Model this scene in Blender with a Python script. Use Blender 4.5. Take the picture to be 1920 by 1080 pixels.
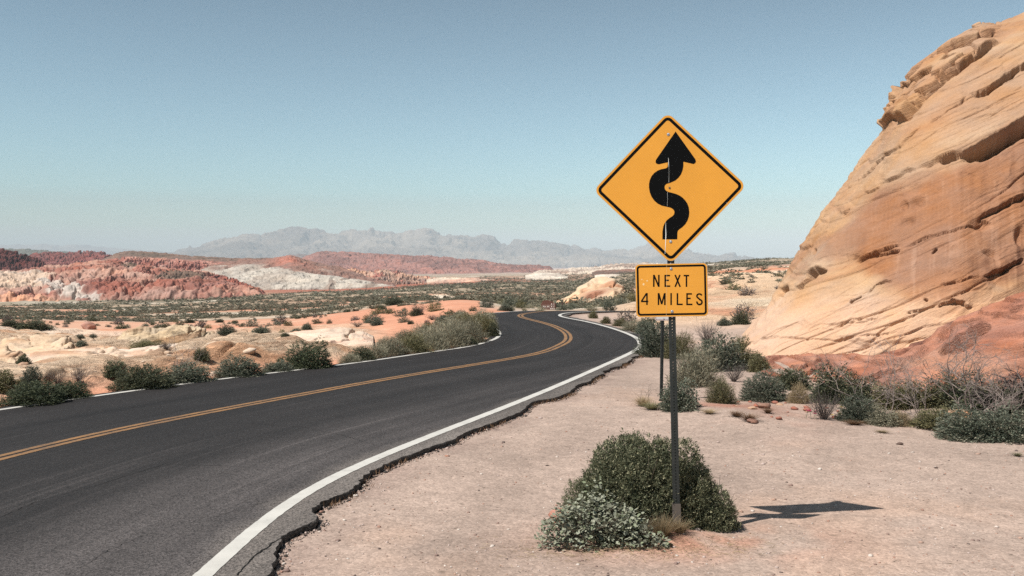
import bpy, math, random
import numpy as np
from mathutils import Vector

# ------------------------------------------------------------------ camera, light, exposure
S = bpy.context.scene
for o in list(bpy.data.objects):
    bpy.data.objects.remove(o)
C = S.collection
F = 1867.0; CX = 960.0; HZ = 497.0; CAMZ = 2.25
cam = bpy.data.objects.new('camera', bpy.data.cameras.new('camera')); C.objects.link(cam)
cam.location = (0, 0, CAMZ); cam.rotation_euler = (math.pi/2, 0, 0)
cam.data.sensor_width = 36; cam.data.lens = 36*F/1920
cam.data.shift_y = -(540-HZ)/1920
cam.data.clip_start = 0.1; cam.data.clip_end = 80000
S.camera = cam
SUNV = Vector((-0.53, -0.36, 1.0)).normalized()          # towards the sun
elev = math.asin(SUNV.z); azim = math.atan2(SUNV.x, SUNV.y)
sl = bpy.data.lights.new('sun', 'SUN'); sl.energy = 5.0; sl.angle = math.radians(0.5); sl.color = (1.0, 0.965, 0.92)
so = bpy.data.objects.new('sun', sl); C.objects.link(so); so.rotation_euler = SUNV.to_track_quat('Z', 'Y').to_euler()
so.location = (-50, -30, 90)
W = bpy.data.worlds.new('World'); S.world = W; W.use_nodes = True
nt = W.node_tree; nt.nodes.clear()
sky = nt.nodes.new('ShaderNodeTexSky'); sky.sky_type = 'NISHITA'; sky.sun_disc = False
sky.sun_elevation = elev; sky.sun_rotation = azim
sky.altitude = 600; sky.air_density = 1.0; sky.dust_density = 0.9; sky.ozone_density = 1.0
hs = nt.nodes.new('ShaderNodeHueSaturation'); hs.inputs['Saturation'].default_value = 0.64; hs.inputs['Hue'].default_value = 0.465
hs.inputs['Value'].default_value = 1.0
bg = nt.nodes.new('ShaderNodeBackground'); bg.inputs['Strength'].default_value = 0.09
wo = nt.nodes.new('ShaderNodeOutputWorld')
def vmul(src, k):
    x = nt.nodes.new('ShaderNodeVectorMath'); x.operation = 'MULTIPLY'; x.inputs[1].default_value = k; nt.links.new(src, x.inputs[0]); return x.outputs[0]
gm = nt.nodes.new('ShaderNodeGamma'); gm.inputs[1].default_value = 2.0          # the clear-air contrast of the photograph's sky
nt.links.new(vmul(sky.outputs[0], (0.1, 0.1, 0.1)), gm.inputs[0]); nt.links.new(vmul(gm.outputs[0], (14.0, 16.2, 16.3)), hs.inputs['Color']); nt.links.new(hs.outputs[0], bg.inputs[0]); nt.links.new(bg.outputs[0], wo.inputs[0])
S.view_settings.view_transform = 'Standard'; S.view_settings.look = 'None'
S.view_settings.exposure = 0.46; S.view_settings.gamma = 1.0
S.cycles.max_bounces = 5; S.cycles.diffuse_bounces = 2; S.cycles.transmission_bounces = 3; S.cycles.volume_bounces = 0
S.cycles.use_denoising = False; S.cycles.denoiser = 'OPENIMAGEDENOISE'; S.cycles.denoising_input_passes = 'RGB_ALBEDO_NORMAL'
S.cycles.sample_clamp_indirect = 6

# ------------------------------------------------------------------ numeric helpers
rng = np.random.default_rng(7); random.seed(7)
def sm(a, b, x):
    t = np.clip((x-a)/(b-a), 0, 1); return t*t*(3-2*t)
def hsh(ix, iy, iz, k=0):
    h = (ix.astype(np.int64)*374761393 + iy.astype(np.int64)*668265263 + iz.astype(np.int64)*2147483647 + k*974634777) & 0xFFFFFFFF
    h = ((h ^ (h >> 13))*1274126177) & 0xFFFFFFFF
    h = ((h ^ (h >> 16))*2246822519) & 0xFFFFFFFF
    return ((h ^ (h >> 15)) & 0xFFFFFF)/float(0xFFFFFF)
def vnoise(P):
    """value noise, -1..1"""
    I = np.floor(P); f = P-I; f = f*f*f*(f*(f*6-15)+10); I = I.astype(np.int64)
    x, y, z = I[..., 0], I[..., 1], I[..., 2]; fx, fy, fz = f[..., 0], f[..., 1], f[..., 2]
    r = 0
    for dz in (0, 1):
        wz = fz if dz else 1-fz
        for dy in (0, 1):
            wy = fy if dy else 1-fy
            for dx in (0, 1):
                wx = fx if dx else 1-fx
                r = r + hsh(x+dx, y+dy, z+dz)*wx*wy*wz
    return r*2-1
def n2(x, y, k=0):
    """2-D value noise"""
    ix = np.floor(x); iy = np.floor(y); fx = x-ix; fy = y-iy
    fx = fx*fx*fx*(fx*(fx*6-15)+10); fy = fy*fy*fy*(fy*(fy*6-15)+10)
    ix = ix.astype(np.int64); iy = iy.astype(np.int64); k = np.zeros_like(ix)+k*7919
    a = hsh(ix, iy, k); b = hsh(ix+1, iy, k); c = hsh(ix, iy+1, k); d = hsh(ix+1, iy+1, k)
    return ((a*(1-fx)+b*fx)*(1-fy)+(c*(1-fx)+d*fx)*fy)*2-1
def fbm2(x, y, o=4, k=0, g=0.5):
    r = 0; a = 1; t = 0
    for i in range(o):
        c, s = math.cos(i*1.3), math.sin(i*1.3)
        r = r+a*n2((x*c-y*s)*2**i+17*i, (x*s+y*c)*2**i-9*i, k+i); t += a; a *= g
    return r/t*1.5
def fbm(P, o=4, g=0.5, off=0.0):
    r = 0; a = 1; t = 0
    for i in range(o):
        r = r+a*vnoise(P*(2.03**i)+off+i*11.7); t += a; a *= g
    return r/t*1.5
def worley(P, k=3):
    I = np.floor(P).astype(np.int64); f1 = np.full(len(P), 9.); f2 = np.full(len(P), 9.); cid = np.zeros(len(P))
    for dx in (-1, 0, 1):
        for dy in (-1, 0, 1):
            for dz in (-1, 0, 1):
                x, y, z = I[:, 0]+dx, I[:, 1]+dy, I[:, 2]+dz
                q = np.stack([x+hsh(x, y, z, 1), y+hsh(x, y, z, 2), z+hsh(x, y, z, 3)], 1)
                d = np.sqrt(((q-P)**2).sum(1)); h = hsh(x, y, z, 4)
                m = d < f1
                f2 = np.where(m, f1, np.minimum(f2, d)); cid = np.where(m, h, cid); f1 = np.where(m, d, f1)
    return f1, f2, cid
def srgb(r, g, b):
    c = np.array([r, g, b])/255.
    c = np.where(c <= 0.04045, c/12.92, ((c+0.055)/1.055)**2.4)
    return 0.80*(c*0.85+0.15*(c@np.array([.2126, .7152, .0722])))
def proj(P):
    y = np.maximum(P[..., 1], 0.5)
    return CX+F*P[..., 0]/y, HZ+F*(CAMZ-P[..., 2])/y
def pinterp(x, pts):
    p = np.array(pts, float); return np.interp(x, p[:, 0], p[:, 1])
def mixc(a, b, t):
    t = np.asarray(t)[..., None]; return a*(1-t)+b*t

# ------------------------------------------------------------------ object helpers
def tag(o, label=None, cat=None, group=None, kind=None):
    if label: o['label'] = label
    if cat: o['category'] = cat
    if group: o['group'] = group
    if kind: o['kind'] = kind
    return o
def empty(name, loc, rot=(0, 0, 0)):
    o = bpy.data.objects.new(name, None); C.objects.link(o); o.location = loc; o.rotation_euler = rot
    o.empty_display_size = 0.2
    return o
def mesh_np(name, V, Fc, mat, parent=None, smooth=False, col=None, extra=None, uniform=None):
    """V (n,3); Fc an (m,k) array or a list of such arrays"""
    me = bpy.data.meshes.new(name)
    V = np.asarray(V, np.float32)
    if not isinstance(Fc, list): Fc = [Fc]
    Fc = [np.asarray(f, np.int32) for f in Fc if len(f)]
    me.vertices.add(len(V)); me.vertices.foreach_set('co', V.ravel())
    nl = sum(f.size for f in Fc); npoly = sum(len(f) for f in Fc)
    me.loops.add(nl); me.loops.foreach_set('vertex_index', np.concatenate([f.ravel() for f in Fc]))
    me.polygons.add(npoly)
    tot = np.concatenate([np.full(len(f), f.shape[1], np.int32) for f in Fc])
    st = np.concatenate([[0], np.cumsum(tot)[:-1]]).astype(np.int32)
    me.polygons.foreach_set('loop_start', st); me.polygons.foreach_set('loop_total', tot)
    if smooth: me.polygons.foreach_set('use_smooth', np.ones(npoly, bool))
    me.update(calc_edges=True)
    if col is not None:
        a = me.attributes.new('Col', 'FLOAT_COLOR', 'POINT')
        c = np.ones((len(V), 4), np.float32); c[:, :3] = col; a.data.foreach_set('color', c.ravel())
    for k, v in (extra or {}).items():
        a = me.attributes.new(k, 'FLOAT', 'POINT'); a.data.foreach_set('value', np.asarray(v, np.float32))
    for m in (mat if isinstance(mat, list) else [mat]): me.materials.append(m)
    o = bpy.data.objects.new(name, me); C.objects.link(o)
    if parent is not None: o.parent = parent
    return o
def gridf(nu, nv):
    i = np.arange(nu-1)[:, None]*nv+np.arange(nv-1)[None, :]
    return np.stack([i, i+nv, i+nv+1, i+1], -1).reshape(-1, 4)
def vnorm(G):
    du = np.gradient(G, axis=0); dv = np.gradient(G, axis=1)
    n = np.cross(du, dv); return n/np.maximum(np.linalg.norm(n, axis=-1, keepdims=True), 1e-9)

# ------------------------------------------------------------------ materials
def newmat(name):
    m = bpy.data.materials.new(name); m.use_nodes = True; n = m.node_tree.nodes; n.clear()
    out = n.new('ShaderNodeOutputMaterial'); b = n.new('ShaderNodeBsdfPrincipled')
    m.node_tree.links.new(b.outputs[0], out.inputs[0])
    return m, n, m.node_tree.links, b
def simple(name, col, rough=0.6, metal=0, spec=0.5):
    m, n, l, b = newmat(name)
    b.inputs['Base Color'].default_value = (*col, 1); b.inputs['Roughness'].default_value = rough
    b.inputs['Metallic'].default_value = metal; b.inputs['Specular IOR Level'].default_value = spec
    return m
def N(n, t, **kw):
    x = n.new(t)
    for k, v in kw.items(): setattr(x, k, v)
    return x
def noise(n, l, vec, scale, detail=4, rough=0.6, dist=0):
    x = n.new('ShaderNodeTexNoise'); x.inputs['Scale'].default_value = scale; x.inputs['Detail'].default_value = detail
    x.inputs['Roughness'].default_value = rough; x.inputs['Distortion'].default_value = dist
    if vec is not None: l.new(vec, x.inputs['Vector'])
    return x
def maprange(n, l, v, a, b, c, d):
    x = n.new('ShaderNodeMapRange'); l.new(v, x.inputs[0])
    for i, q in enumerate((a, b, c, d)): x.inputs[i+1].default_value = q
    return x.outputs[0]
def mul(n, l, c, f):
    x = n.new('ShaderNodeMix'); x.data_type = 'RGBA'; x.blend_type = 'MULTIPLY'; x.inputs[0].default_value = 1
    l.new(c, x.inputs[6]); l.new(f, x.inputs[7]); return x.outputs[2]
def mixn(n, l, f, a, b):
    x = n.new('ShaderNodeMix'); x.data_type = 'RGBA'
    if isinstance(f, float): x.inputs[0].default_value = f
    else: l.new(f, x.inputs[0])
    for s, v in ((6, a), (7, b)):
        if isinstance(v, tuple): x.inputs[s].default_value = (*v, 1)
        else: l.new(v, x.inputs[s])
    return x.outputs[2]
def rockmat(name, sc=1.0, rot=(0, 0, 0), zs=7.0, bump=0.5, dist=0.03, var=0.35, fine=True):
    """sandstone: vertex colour broken up by bedded noise, bump of laminae and grain"""
    m, n, l, b = newmat(name)
    at = N(n, 'ShaderNodeAttribute', attribute_name='Col')
    geo = n.new('ShaderNodeTexCoord')
    mp = n.new('ShaderNodeMapping'); l.new(geo.outputs['Object'], mp.inputs[0]); mp.inputs['Rotation'].default_value = rot
    mp2 = n.new('ShaderNodeMapping'); l.new(mp.outputs[0], mp2.inputs[0]); mp2.inputs['Scale'].default_value = (1, 1, zs)
    n1 = noise(n, l, mp2.outputs[0], 0.9*sc, 6, 0.65, 0.4); n3 = noise(n, l, geo.outputs['Object'], 0.5*sc, 5, 0.6)
    n4 = noise(n, l, geo.outputs['Object'], 14*sc, 4, 0.7); n5 = noise(n, l, mp2.outputs[0], 4.5*sc, 4, 0.6, 0.3)
    v1 = maprange(n, l, n1.outputs[0], 0.25, 0.75, 1-var, 1+var*0.6)
    v3 = maprange(n, l, n3.outputs[0], 0.25, 0.75, 1-var*0.6, 1+var*0.45)
    v4 = maprange(n, l, n4.outputs[0], 0.3, 0.7, 0.88, 1.1)
    c = mul(n, l, mul(n, l, mul(n, l, at.outputs['Color'], v1), v3), v4)
    hv = n.new('ShaderNodeHueSaturation'); l.new(c, hv.inputs['Color'])
    l.new(maprange(n, l, n3.outputs[0], 0.3, 0.7, 0.82, 1.08), hv.inputs['Saturation'])
    l.new(hv.outputs[0], b.inputs['Base Color'])
    b.inputs['Roughness'].default_value = 0.9; b.inputs['Specular IOR Level'].default_value = 0.15
    ad = N(n, 'ShaderNodeMath', operation='ADD'); l.new(n1.outputs[0], ad.inputs[0])
    sc2 = N(n, 'ShaderNodeMath', operation='MULTIPLY'); sc2.inputs[1].default_value = 0.45; l.new(n5.outputs[0], sc2.inputs[0]); l.new(sc2.outputs[0], ad.inputs[1])
    ad2 = N(n, 'ShaderNodeMath', operation='ADD'); l.new(ad.outputs[0], ad2.inputs[0])
    sc3 = N(n, 'ShaderNodeMath', operation='MULTIPLY'); sc3.inputs[1].default_value = 0.15; l.new(n4.outputs[0], sc3.inputs[0]); l.new(sc3.outputs[0], ad2.inputs[1])
    bp = n.new('ShaderNodeBump'); bp.inputs['Strength'].default_value = bump; bp.inputs['Distance'].default_value = dist*6
    l.new(ad2.outputs[0], bp.inputs['Height']); l.new(bp.outputs[0], b.inputs['Normal'])
    return m
M = {}
M['dome'] = rockmat('dome_sandstone', 1.2, (0, math.radians(26), 0), 10, 0.42, 0.03, 0.15)
M['slab'] = rockmat('slab_sandstone', 1.8, (0, math.radians(20), 0), 12, 1.0, 0.03, 0.28)
M['ledge'] = rockmat('ledge_sandstone', 1.6, (0, math.radians(6), 0), 9, 0.5, 0.02, 0.22)
M['outcrop'] = rockmat('outcrop_sandstone', 0.6, (0, math.radians(20), 0), 5, 0.5, 0.04, 0.25)
M['hill'] = rockmat('hill_rock', 0.07, (0, math.radians(14), 0), 6, 0.45, 0.22, 0.3)
M['mount'] = rockmat('mountain_rock', 0.004, (0, 0, 0), 1.5, 0.3, 5.0, 0.3)

def groundmat():
    m, n, l, b = newmat('ground_gravel')
    at = N(n, 'ShaderNodeAttribute', attribute_name='Col'); ne = N(n, 'ShaderNodeAttribute', attribute_name='near')
    tc = n.new('ShaderNodeTexCoord'); v = tc.outputs['Object']
    vo = n.new('ShaderNodeTexVoronoi'); vo.inputs['Scale'].default_value = 26; l.new(v, vo.inputs['Vector'])
    vo2 = n.new('ShaderNodeTexVoronoi'); vo2.inputs['Scale'].default_value = 70; l.new(v, vo2.inputs['Vector'])
    a = noise(n, l, v, 0.7, 5, 0.6); c = noise(n, l, v, 5, 5, 0.7); d = noise(n, l, v, 45, 3, 0.7)
    f1 = maprange(n, l, a.outputs[0], 0.3, 0.7, 0.86, 1.12); f2 = maprange(n, l, c.outputs[0], 0.3, 0.7, 0.86, 1.12)
    sp = n.new('ShaderNodeSeparateColor'); l.new(vo.outputs['Color'], sp.inputs[0])
    f3 = maprange(n, l, sp.outputs[0], 0, 1, 0.88, 1.12)
    sp2 = n.new('ShaderNodeSeparateColor'); l.new(vo2.outputs['Color'], sp2.inputs[0])
    f4 = maprange(n, l, sp2.outputs[1], 0, 1, 0.85, 1.15)
    f5 = maprange(n, l, d.outputs[0], 0.3, 0.7, 0.85, 1.12)
    det = mul(n, l, mul(n, l, f3, f4), f5)
    one = mixn(n, l, ne.outputs['Fac'], (1, 1, 1), det)
    cc = mul(n, l, mul(n, l, mul(n, l, at.outputs['Color'], f1), f2), one)
    rk0 = N(n, 'ShaderNodeAttribute', attribute_name='rock')
    mpa = n.new('ShaderNodeMapping'); l.new(v, mpa.inputs[0]); mpa.inputs['Rotation'].default_value = (0.1, 0.08, 0.35)
    mpb = n.new('ShaderNodeMapping'); l.new(mpa.outputs[0], mpb.inputs[0]); mpb.inputs['Scale'].default_value = (0.3, 3.0, 9)
    ra = noise(n, l, mpb.outputs[0], 1.7, 7, 0.72, 0.6)
    stain = mixn(n, l, maprange(n, l, ra.outputs[0], .52, .68, 0, 1), (1.16, 1.16, 1.16), (.86, .74, .64))
    cc = mul(n, l, cc, mixn(n, l, rk0.outputs['Fac'], (1, 1, 1), stain))
    l.new(cc, b.inputs['Base Color']); b.inputs['Roughness'].default_value = 0.95; b.inputs['Specular IOR Level'].default_value = 0.1
    h = N(n, 'ShaderNodeMath', operation='MULTIPLY_ADD'); l.new(vo.outputs['Distance'], h.inputs[0]); h.inputs[1].default_value = -0.6; l.new(c.outputs[0], h.inputs[2])
    h2 = N(n, 'ShaderNodeMath', operation='MULTIPLY_ADD'); l.new(d.outputs[0], h2.inputs[0]); h2.inputs[1].default_value = 0.5; l.new(h.outputs[0], h2.inputs[2])
    bp = n.new('ShaderNodeBump'); bp.inputs['Distance'].default_value = 0.02; l.new(h2.outputs[0], bp.inputs['Height'])
    st = maprange(n, l, ne.outputs['Fac'], 0, 1, 0.25, 0.4); l.new(st, bp.inputs['Strength'])
    # bedding relief on bare rock ground
    rk = N(n, 'ShaderNodeAttribute', attribute_name='rock')
    mp = n.new('ShaderNodeMapping'); l.new(v, mp.inputs[0]); mp.inputs['Rotation'].default_value = (0.12, math.radians(5), 0.5)
    mp2 = n.new('ShaderNodeMapping'); l.new(mp.outputs[0], mp2.inputs[0]); mp2.inputs['Scale'].default_value = (0.35, 3.2, 9)
    rn = noise(n, l, mp2.outputs[0], 1.3, 7, 0.7, 0.5)
    rb = n.new('ShaderNodeBump'); rb.inputs['Distance'].default_value = 0.28; l.new(rn.outputs[0], rb.inputs['Height'])
    l.new(rk.outputs['Fac'], rb.inputs['Strength']); l.new(bp.outputs[0], rb.inputs['Normal']); l.new(rb.outputs[0], b.inputs['Normal'])
    return m
M['ground'] = groundmat()

def asphaltmat():
    m, n, l, b = newmat('asphalt')
    la = N(n, 'ShaderNodeAttribute', attribute_name='lat'); lo = N(n, 'ShaderNodeAttribute', attribute_name='lon')
    cb = n.new('ShaderNodeCombineXYZ'); l.new(la.outputs['Fac'], cb.inputs[0]); l.new(lo.outputs['Fac'], cb.inputs[1])
    mp = n.new('ShaderNodeMapping'); l.new(cb.outputs[0], mp.inputs[0]); mp.inputs['Scale'].default_value = (1.0, 0.035, 1)
    tc = n.new('ShaderNodeTexCoord'); v = tc.outputs['Object']
    st = noise(n, l, mp.outputs[0], 1.3, 5, 0.62, 0.2)
    mp3 = n.new('ShaderNodeMapping'); l.new(cb.outputs[0], mp3.inputs[0]); mp3.inputs['Scale'].default_value = (1.0, 0.012, 1)
    st2 = noise(n, l, mp3.outputs[0], 9, 2, 0.5, 0.0)
    big = noise(n, l, v, 0.35, 4, 0.6); g1 = noise(n, l, v, 60, 2, 0.8); g2 = noise(n, l, v, 170, 2, 0.8)
    vo = n.new('ShaderNodeTexVoronoi'); vo.inputs['Scale'].default_value = 85; l.new(v, vo.inputs['Vector'])
    sp = n.new('ShaderNodeSeparateColor'); l.new(vo.outputs['Color'], sp.inputs[0])
    agg = maprange(n, l, sp.outputs[0], 0.0, 1.0, 0.4, 1.8); ag2 = maprange(n, l, g2.outputs[0], 0.3, 0.7, 0.7, 1.35); ag1 = maprange(n, l, g1.outputs[0], 0.3, 0.7, 0.8, 1.25)
    s1 = maprange(n, l, st.outputs[0], 0.3, 0.7, 0.60, 1.45); s2 = maprange(n, l, st2.outputs[0], 0.60, 0.70, 1.0, 1.45); s3 = maprange(n, l, big.outputs[0], 0.3, 0.7, 0.82, 1.18)
    base = N(n, 'ShaderNodeAttribute', attribute_name='Col')
    c = base.outputs['Color']
    for f in (agg, ag2, ag1, s1, s2, s3): c = mul(n, l, c, f)
    l.new(c, b.inputs['Base Color']); b.inputs['Roughness'].default_value = 0.85; b.inputs['Specular IOR Level'].default_value = 0.25
    bp = n.new('ShaderNodeBump'); bp.inputs['Distance'].default_value = 0.006; bp.inputs['Strength'].default_value = 0.7
    l.new(vo.outputs['Distance'], bp.inputs['Height']); l.new(bp.outputs[0], b.inputs['Normal'])
    return m
M['asphalt'] = asphaltmat()

def paintmat(name, col, under=(0.05, 0.047, 0.045), wear=0.42, edge=0.06):
    m, n, l, b = newmat(name)
    tc = n.new('ShaderNodeTexCoord'); v = tc.outputs['Object']
    a = noise(n, l, v, 38, 4, 0.8); c = noise(n, l, v, 2.5, 4, 0.7)
    s = N(n, 'ShaderNodeMath', operation='MULTIPLY_ADD'); l.new(c.outputs[0], s.inputs[0]); s.inputs[1].default_value = 0.6; l.new(a.outputs[0], s.inputs[2])
    f = maprange(n, l, s.outputs[0], wear+0.22, wear+0.22+edge*2, 0.25, 1.0)
    v2 = maprange(n, l, c.outputs[0], 0.3, 0.7, 0.85, 1.1)
    l.new(mul(n, l, mixn(n, l, f, under, col), v2), b.inputs['Base Color']); b.inputs['Roughness'].default_value = 0.7
    return m
M['white_paint'] = paintmat('white_road_paint', (0.46, 0.435, 0.39), wear=0.30)
M['yellow_paint'] = paintmat('yellow_road_paint', (0.23, 0.115, 0.04), wear=0.45)
M['crack'] = simple('crack_dark', (0.012, 0.011, 0.010), 0.95, 0, 0.1)

def leafmat(name, c1, c2, c3=None, trans=0.25, sc=3.0, rough=0.7):
    m, n, l, b = newmat(name)
    out = [x for x in n if x.type == 'OUTPUT_MATERIAL'][0]
    oi = n.new('ShaderNodeObjectInfo'); tc = n.new('ShaderNodeTexCoord')
    gi = N(n, 'ShaderNodeAttribute', attribute_name='rnd')
    a = noise(n, l, tc.outputs['Object'], sc, 3, 0.7)
    f = maprange(n, l, a.outputs[0], 0.35, 0.65, 0, 1)
    c = mixn(n, l, f, c1, c2)
    if c3 is not None: c = mixn(n, l, maprange(n, l, gi.outputs['Fac'], 0.78, 0.86, 0, 1), c, c3)
    c = mul(n, l, c, maprange(n, l, gi.outputs['Fac'], 0, 1, 0.65, 1.35))
    c = mul(n, l, c, maprange(n, l, oi.outputs['Random'], 0, 1, 0.8, 1.2))
    dk = n.new('ShaderNodeRGB'); dk.outputs[0].default_value = (.84, .84, .84, 1); c = mul(n, l, c, dk.outputs[0])
    l.new(c, b.inputs['Base Color']); b.inputs['Roughness'].default_value = rough; b.inputs['Specular IOR Level'].default_value = 0.25
    tr = n.new('ShaderNodeBsdfTranslucent'); l.new(c, tr.inputs[0])
    mx = n.new('ShaderNodeMixShader'); mx.inputs[0].default_value = trans
    l.new(b.outputs[0], mx.inputs[1]); l.new(tr.outputs[0], mx.inputs[2]); l.new(mx.outputs[0], out.inputs[0])
    return m
M['sage'] = leafmat('leaf_sage_grey', (0.105, 0.125, 0.085), (0.17, 0.18, 0.13), (0.24, 0.22, 0.16))
M['dark'] = leafmat('leaf_dark_green', (0.052, 0.064, 0.038), (0.115, 0.12, 0.07), (0.17, 0.16, 0.09))
M['green'] = leafmat('leaf_green', (0.055, 0.074, 0.042), (0.105, 0.12, 0.065), (0.16, 0.165, 0.09))
M['olive'] = leafmat('leaf_olive', (0.13, 0.125, 0.06), (0.20, 0.18, 0.09), (0.27, 0.23, 0.12))
M['pale'] = leafmat('leaf_pale_straw', (0.25, 0.235, 0.16), (0.36, 0.33, 0.23), (0.42, 0.36, 0.25))
M['straw'] = leafmat('leaf_dry_straw', (0.34, 0.25, 0.14), (0.45, 0.35, 0.21), (0.28, 0.2, 0.12))
M['purple'] = leafmat('twig_purple_grey', (0.12, 0.095, 0.085), (0.19, 0.155, 0.135), (0.24, 0.2, 0.17), trans=0.05)
M['brittle'] = leafmat('leaf_brittlebush', (0.27, 0.28, 0.20), (0.38, 0.38, 0.28), (0.18, 0.20, 0.12), trans=0.15, sc=8)
M['hero'] = leafmat('leaf_hero_bush', (0.070, 0.082, 0.044), (0.15, 0.15, 0.085), (0.27, 0.25, 0.15), sc=7)
M['rust'] = leafmat('leaf_rusty', (0.16, 0.085, 0.045), (0.22, 0.13, 0.07), trans=0.1)
M['stem'] = simple('stem_brown', (0.12, 0.095, 0.07), 0.9, 0, 0.1)
M['deadwood'] = simple('dead_wood', (0.24, 0.19, 0.165), 0.9, 0, 0.1)
M['darkwood'] = simple('dark_dead_wood', (0.07, 0.055, 0.05), 0.9, 0, 0.1)

# ------------------------------------------------------------------ road curves (world metres)
Rp = [(-2.3, 0), (-2.3, 4), (-2.24, 7.2), (-2.08, 9.7), (-1.38, 12.25), (.37, 17.1), (2.43, 23.5), (3.35, 26.6), (3.66, 28.4), (3.86, 31.1), (3.59, 35.3), (2.97, 39.6), (2.27, 42.6), (2.12, 44.6), (2.4, 46.3), (3.1, 47.6), (5.5, 49.2), (10, 51)]
Yp = [(-7, 0), (-6.9, 5), (-6.6, 8.5), (-5.98, 11.64), (-5.27, 13.86), (-4.06, 16.47), (-2.68, 19.27), (-1.28, 21.77), (.54, 25), (1.25, 27.5), (1.7, 30), (1.8, 33.6), (1.42, 37.8), (.56, 42), (.355, 44.4), (.74, 46.6), (2.5, 50), (8, 55)]
Lp = [(-11.2, 0), (-11, 5), (-10.3, 9), (-9.2, 12.5), (-7.97, 15.5), (-5.86, 19.5), (-3.75, 22.6), (-2.19, 25.6), (-1.18, 27.5), (-.56, 30), (-.4, 32.1), (-.52, 34.7), (-1.0, 39), (-1.4, 43), (-1.33, 45.2), (-.6, 47.2), (1.6, 50.5), (6.5, 58)]
Rp = [(-2.3, -30)]+Rp; Yp = [(-7, -30)]+Yp; Lp = [(-11.3, -30)]+Lp
def spline(pts, n):
    p = np.array(pts, float); p = np.vstack([2*p[0]-p[1], p, 2*p[-1]-p[-2]]); k = len(p)-3
    t = np.linspace(0, k, n); i = np.minimum(t.astype(int), k-1); u = (t-i)[:, None]
    a, b, c, d = p[i], p[i+1], p[i+2], p[i+3]
    # centripetal-ish: limit tangents
    q = 0.5*((2*b)+(c-a)*u+(2*a-5*b+4*c-d)*u*u+(3*b-a-3*c+d)*u**3)
    return q
def smooth_curve(q, it=40):
    q = q.copy()
    for _ in range(it): q[1:-1] = 0.25*q[:-2]+0.5*q[1:-1]+0.25*q[2:]
    return q
def resample(q, step):
    s = np.concatenate([[0], np.cumsum(np.linalg.norm(np.diff(q, axis=0), axis=1))])
    t = np.arange(0, s[-1], step); return np.stack([np.interp(t, s, q[:, 0]), np.interp(t, s, q[:, 1])], 1), t
NR = 900
RC = smooth_curve(spline(Rp, NR), 420); YC = smooth_curve(spline(Yp, NR), 420); LC = smooth_curve(spline(Lp, NR), 420)
def normals2(q):
    t = np.gradient(q, axis=0); t /= np.maximum(np.linalg.norm(t, axis=1, keepdims=True), 1e-9)
    return np.stack([t[:, 1], -t[:, 0]], 1)     # to the right of travel
def roadz(x, y):
    return np.where(y > 48, -0.012*(y-48)**2, 0.0)
SH = 0.06      # drop from asphalt to the shoulder
sR = np.concatenate([[0], np.cumsum(np.linalg.norm(np.diff(RC, axis=0), axis=1))])
off = 0.34+0.10*n2(sR*0.9, sR*0, 3)+0.045*n2(sR*2.3, sR*0, 4)+0.018*n2(sR*8, sR*0, 5)+0.012*n2(sR*26, sR*0, 6)
yy = RC[:, 1]
off = off+0.20*np.exp(-((yy-8.85)/0.28)**2)-0.06*np.exp(-((yy-9.6)/0.25)**2)+0.10*np.exp(-((yy-7.3)/0.35)**2)-0.05*np.exp(-((yy-8.1)/0.3)**2)
# far part of the bend has a wider paved apron
off = off+0.25*np.exp(-((yy-30)/3.5)**2)
RE = RC+normals2(RC)*off[:, None]
LE = LC-normals2(LC)*(0.22+0.03*n2(sR*4, sR*0, 8))[:, None]
poly = np.vstack([LE, RE[::-1]])[::3]
def inpoly(x, y, P):
    r = np.zeros(x.shape, bool); n = len(P); j = n-1
    for i in range(n):
        xi, yi = P[i]; xj, yj = P[j]
        if yi != yj:
            r ^= ((yi > y) != (yj > y)) & (x < (xj-xi)*(y-yi)/(yj-yi)+xi)
        j = i
    return r
def distcurve(x, y, Q):
    d = np.full(x.shape, 1e9)
    for i in range(len(Q)): d = np.minimum(d, (x-Q[i, 0])**2+(y-Q[i, 1])**2)
    return np.sqrt(d)

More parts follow.
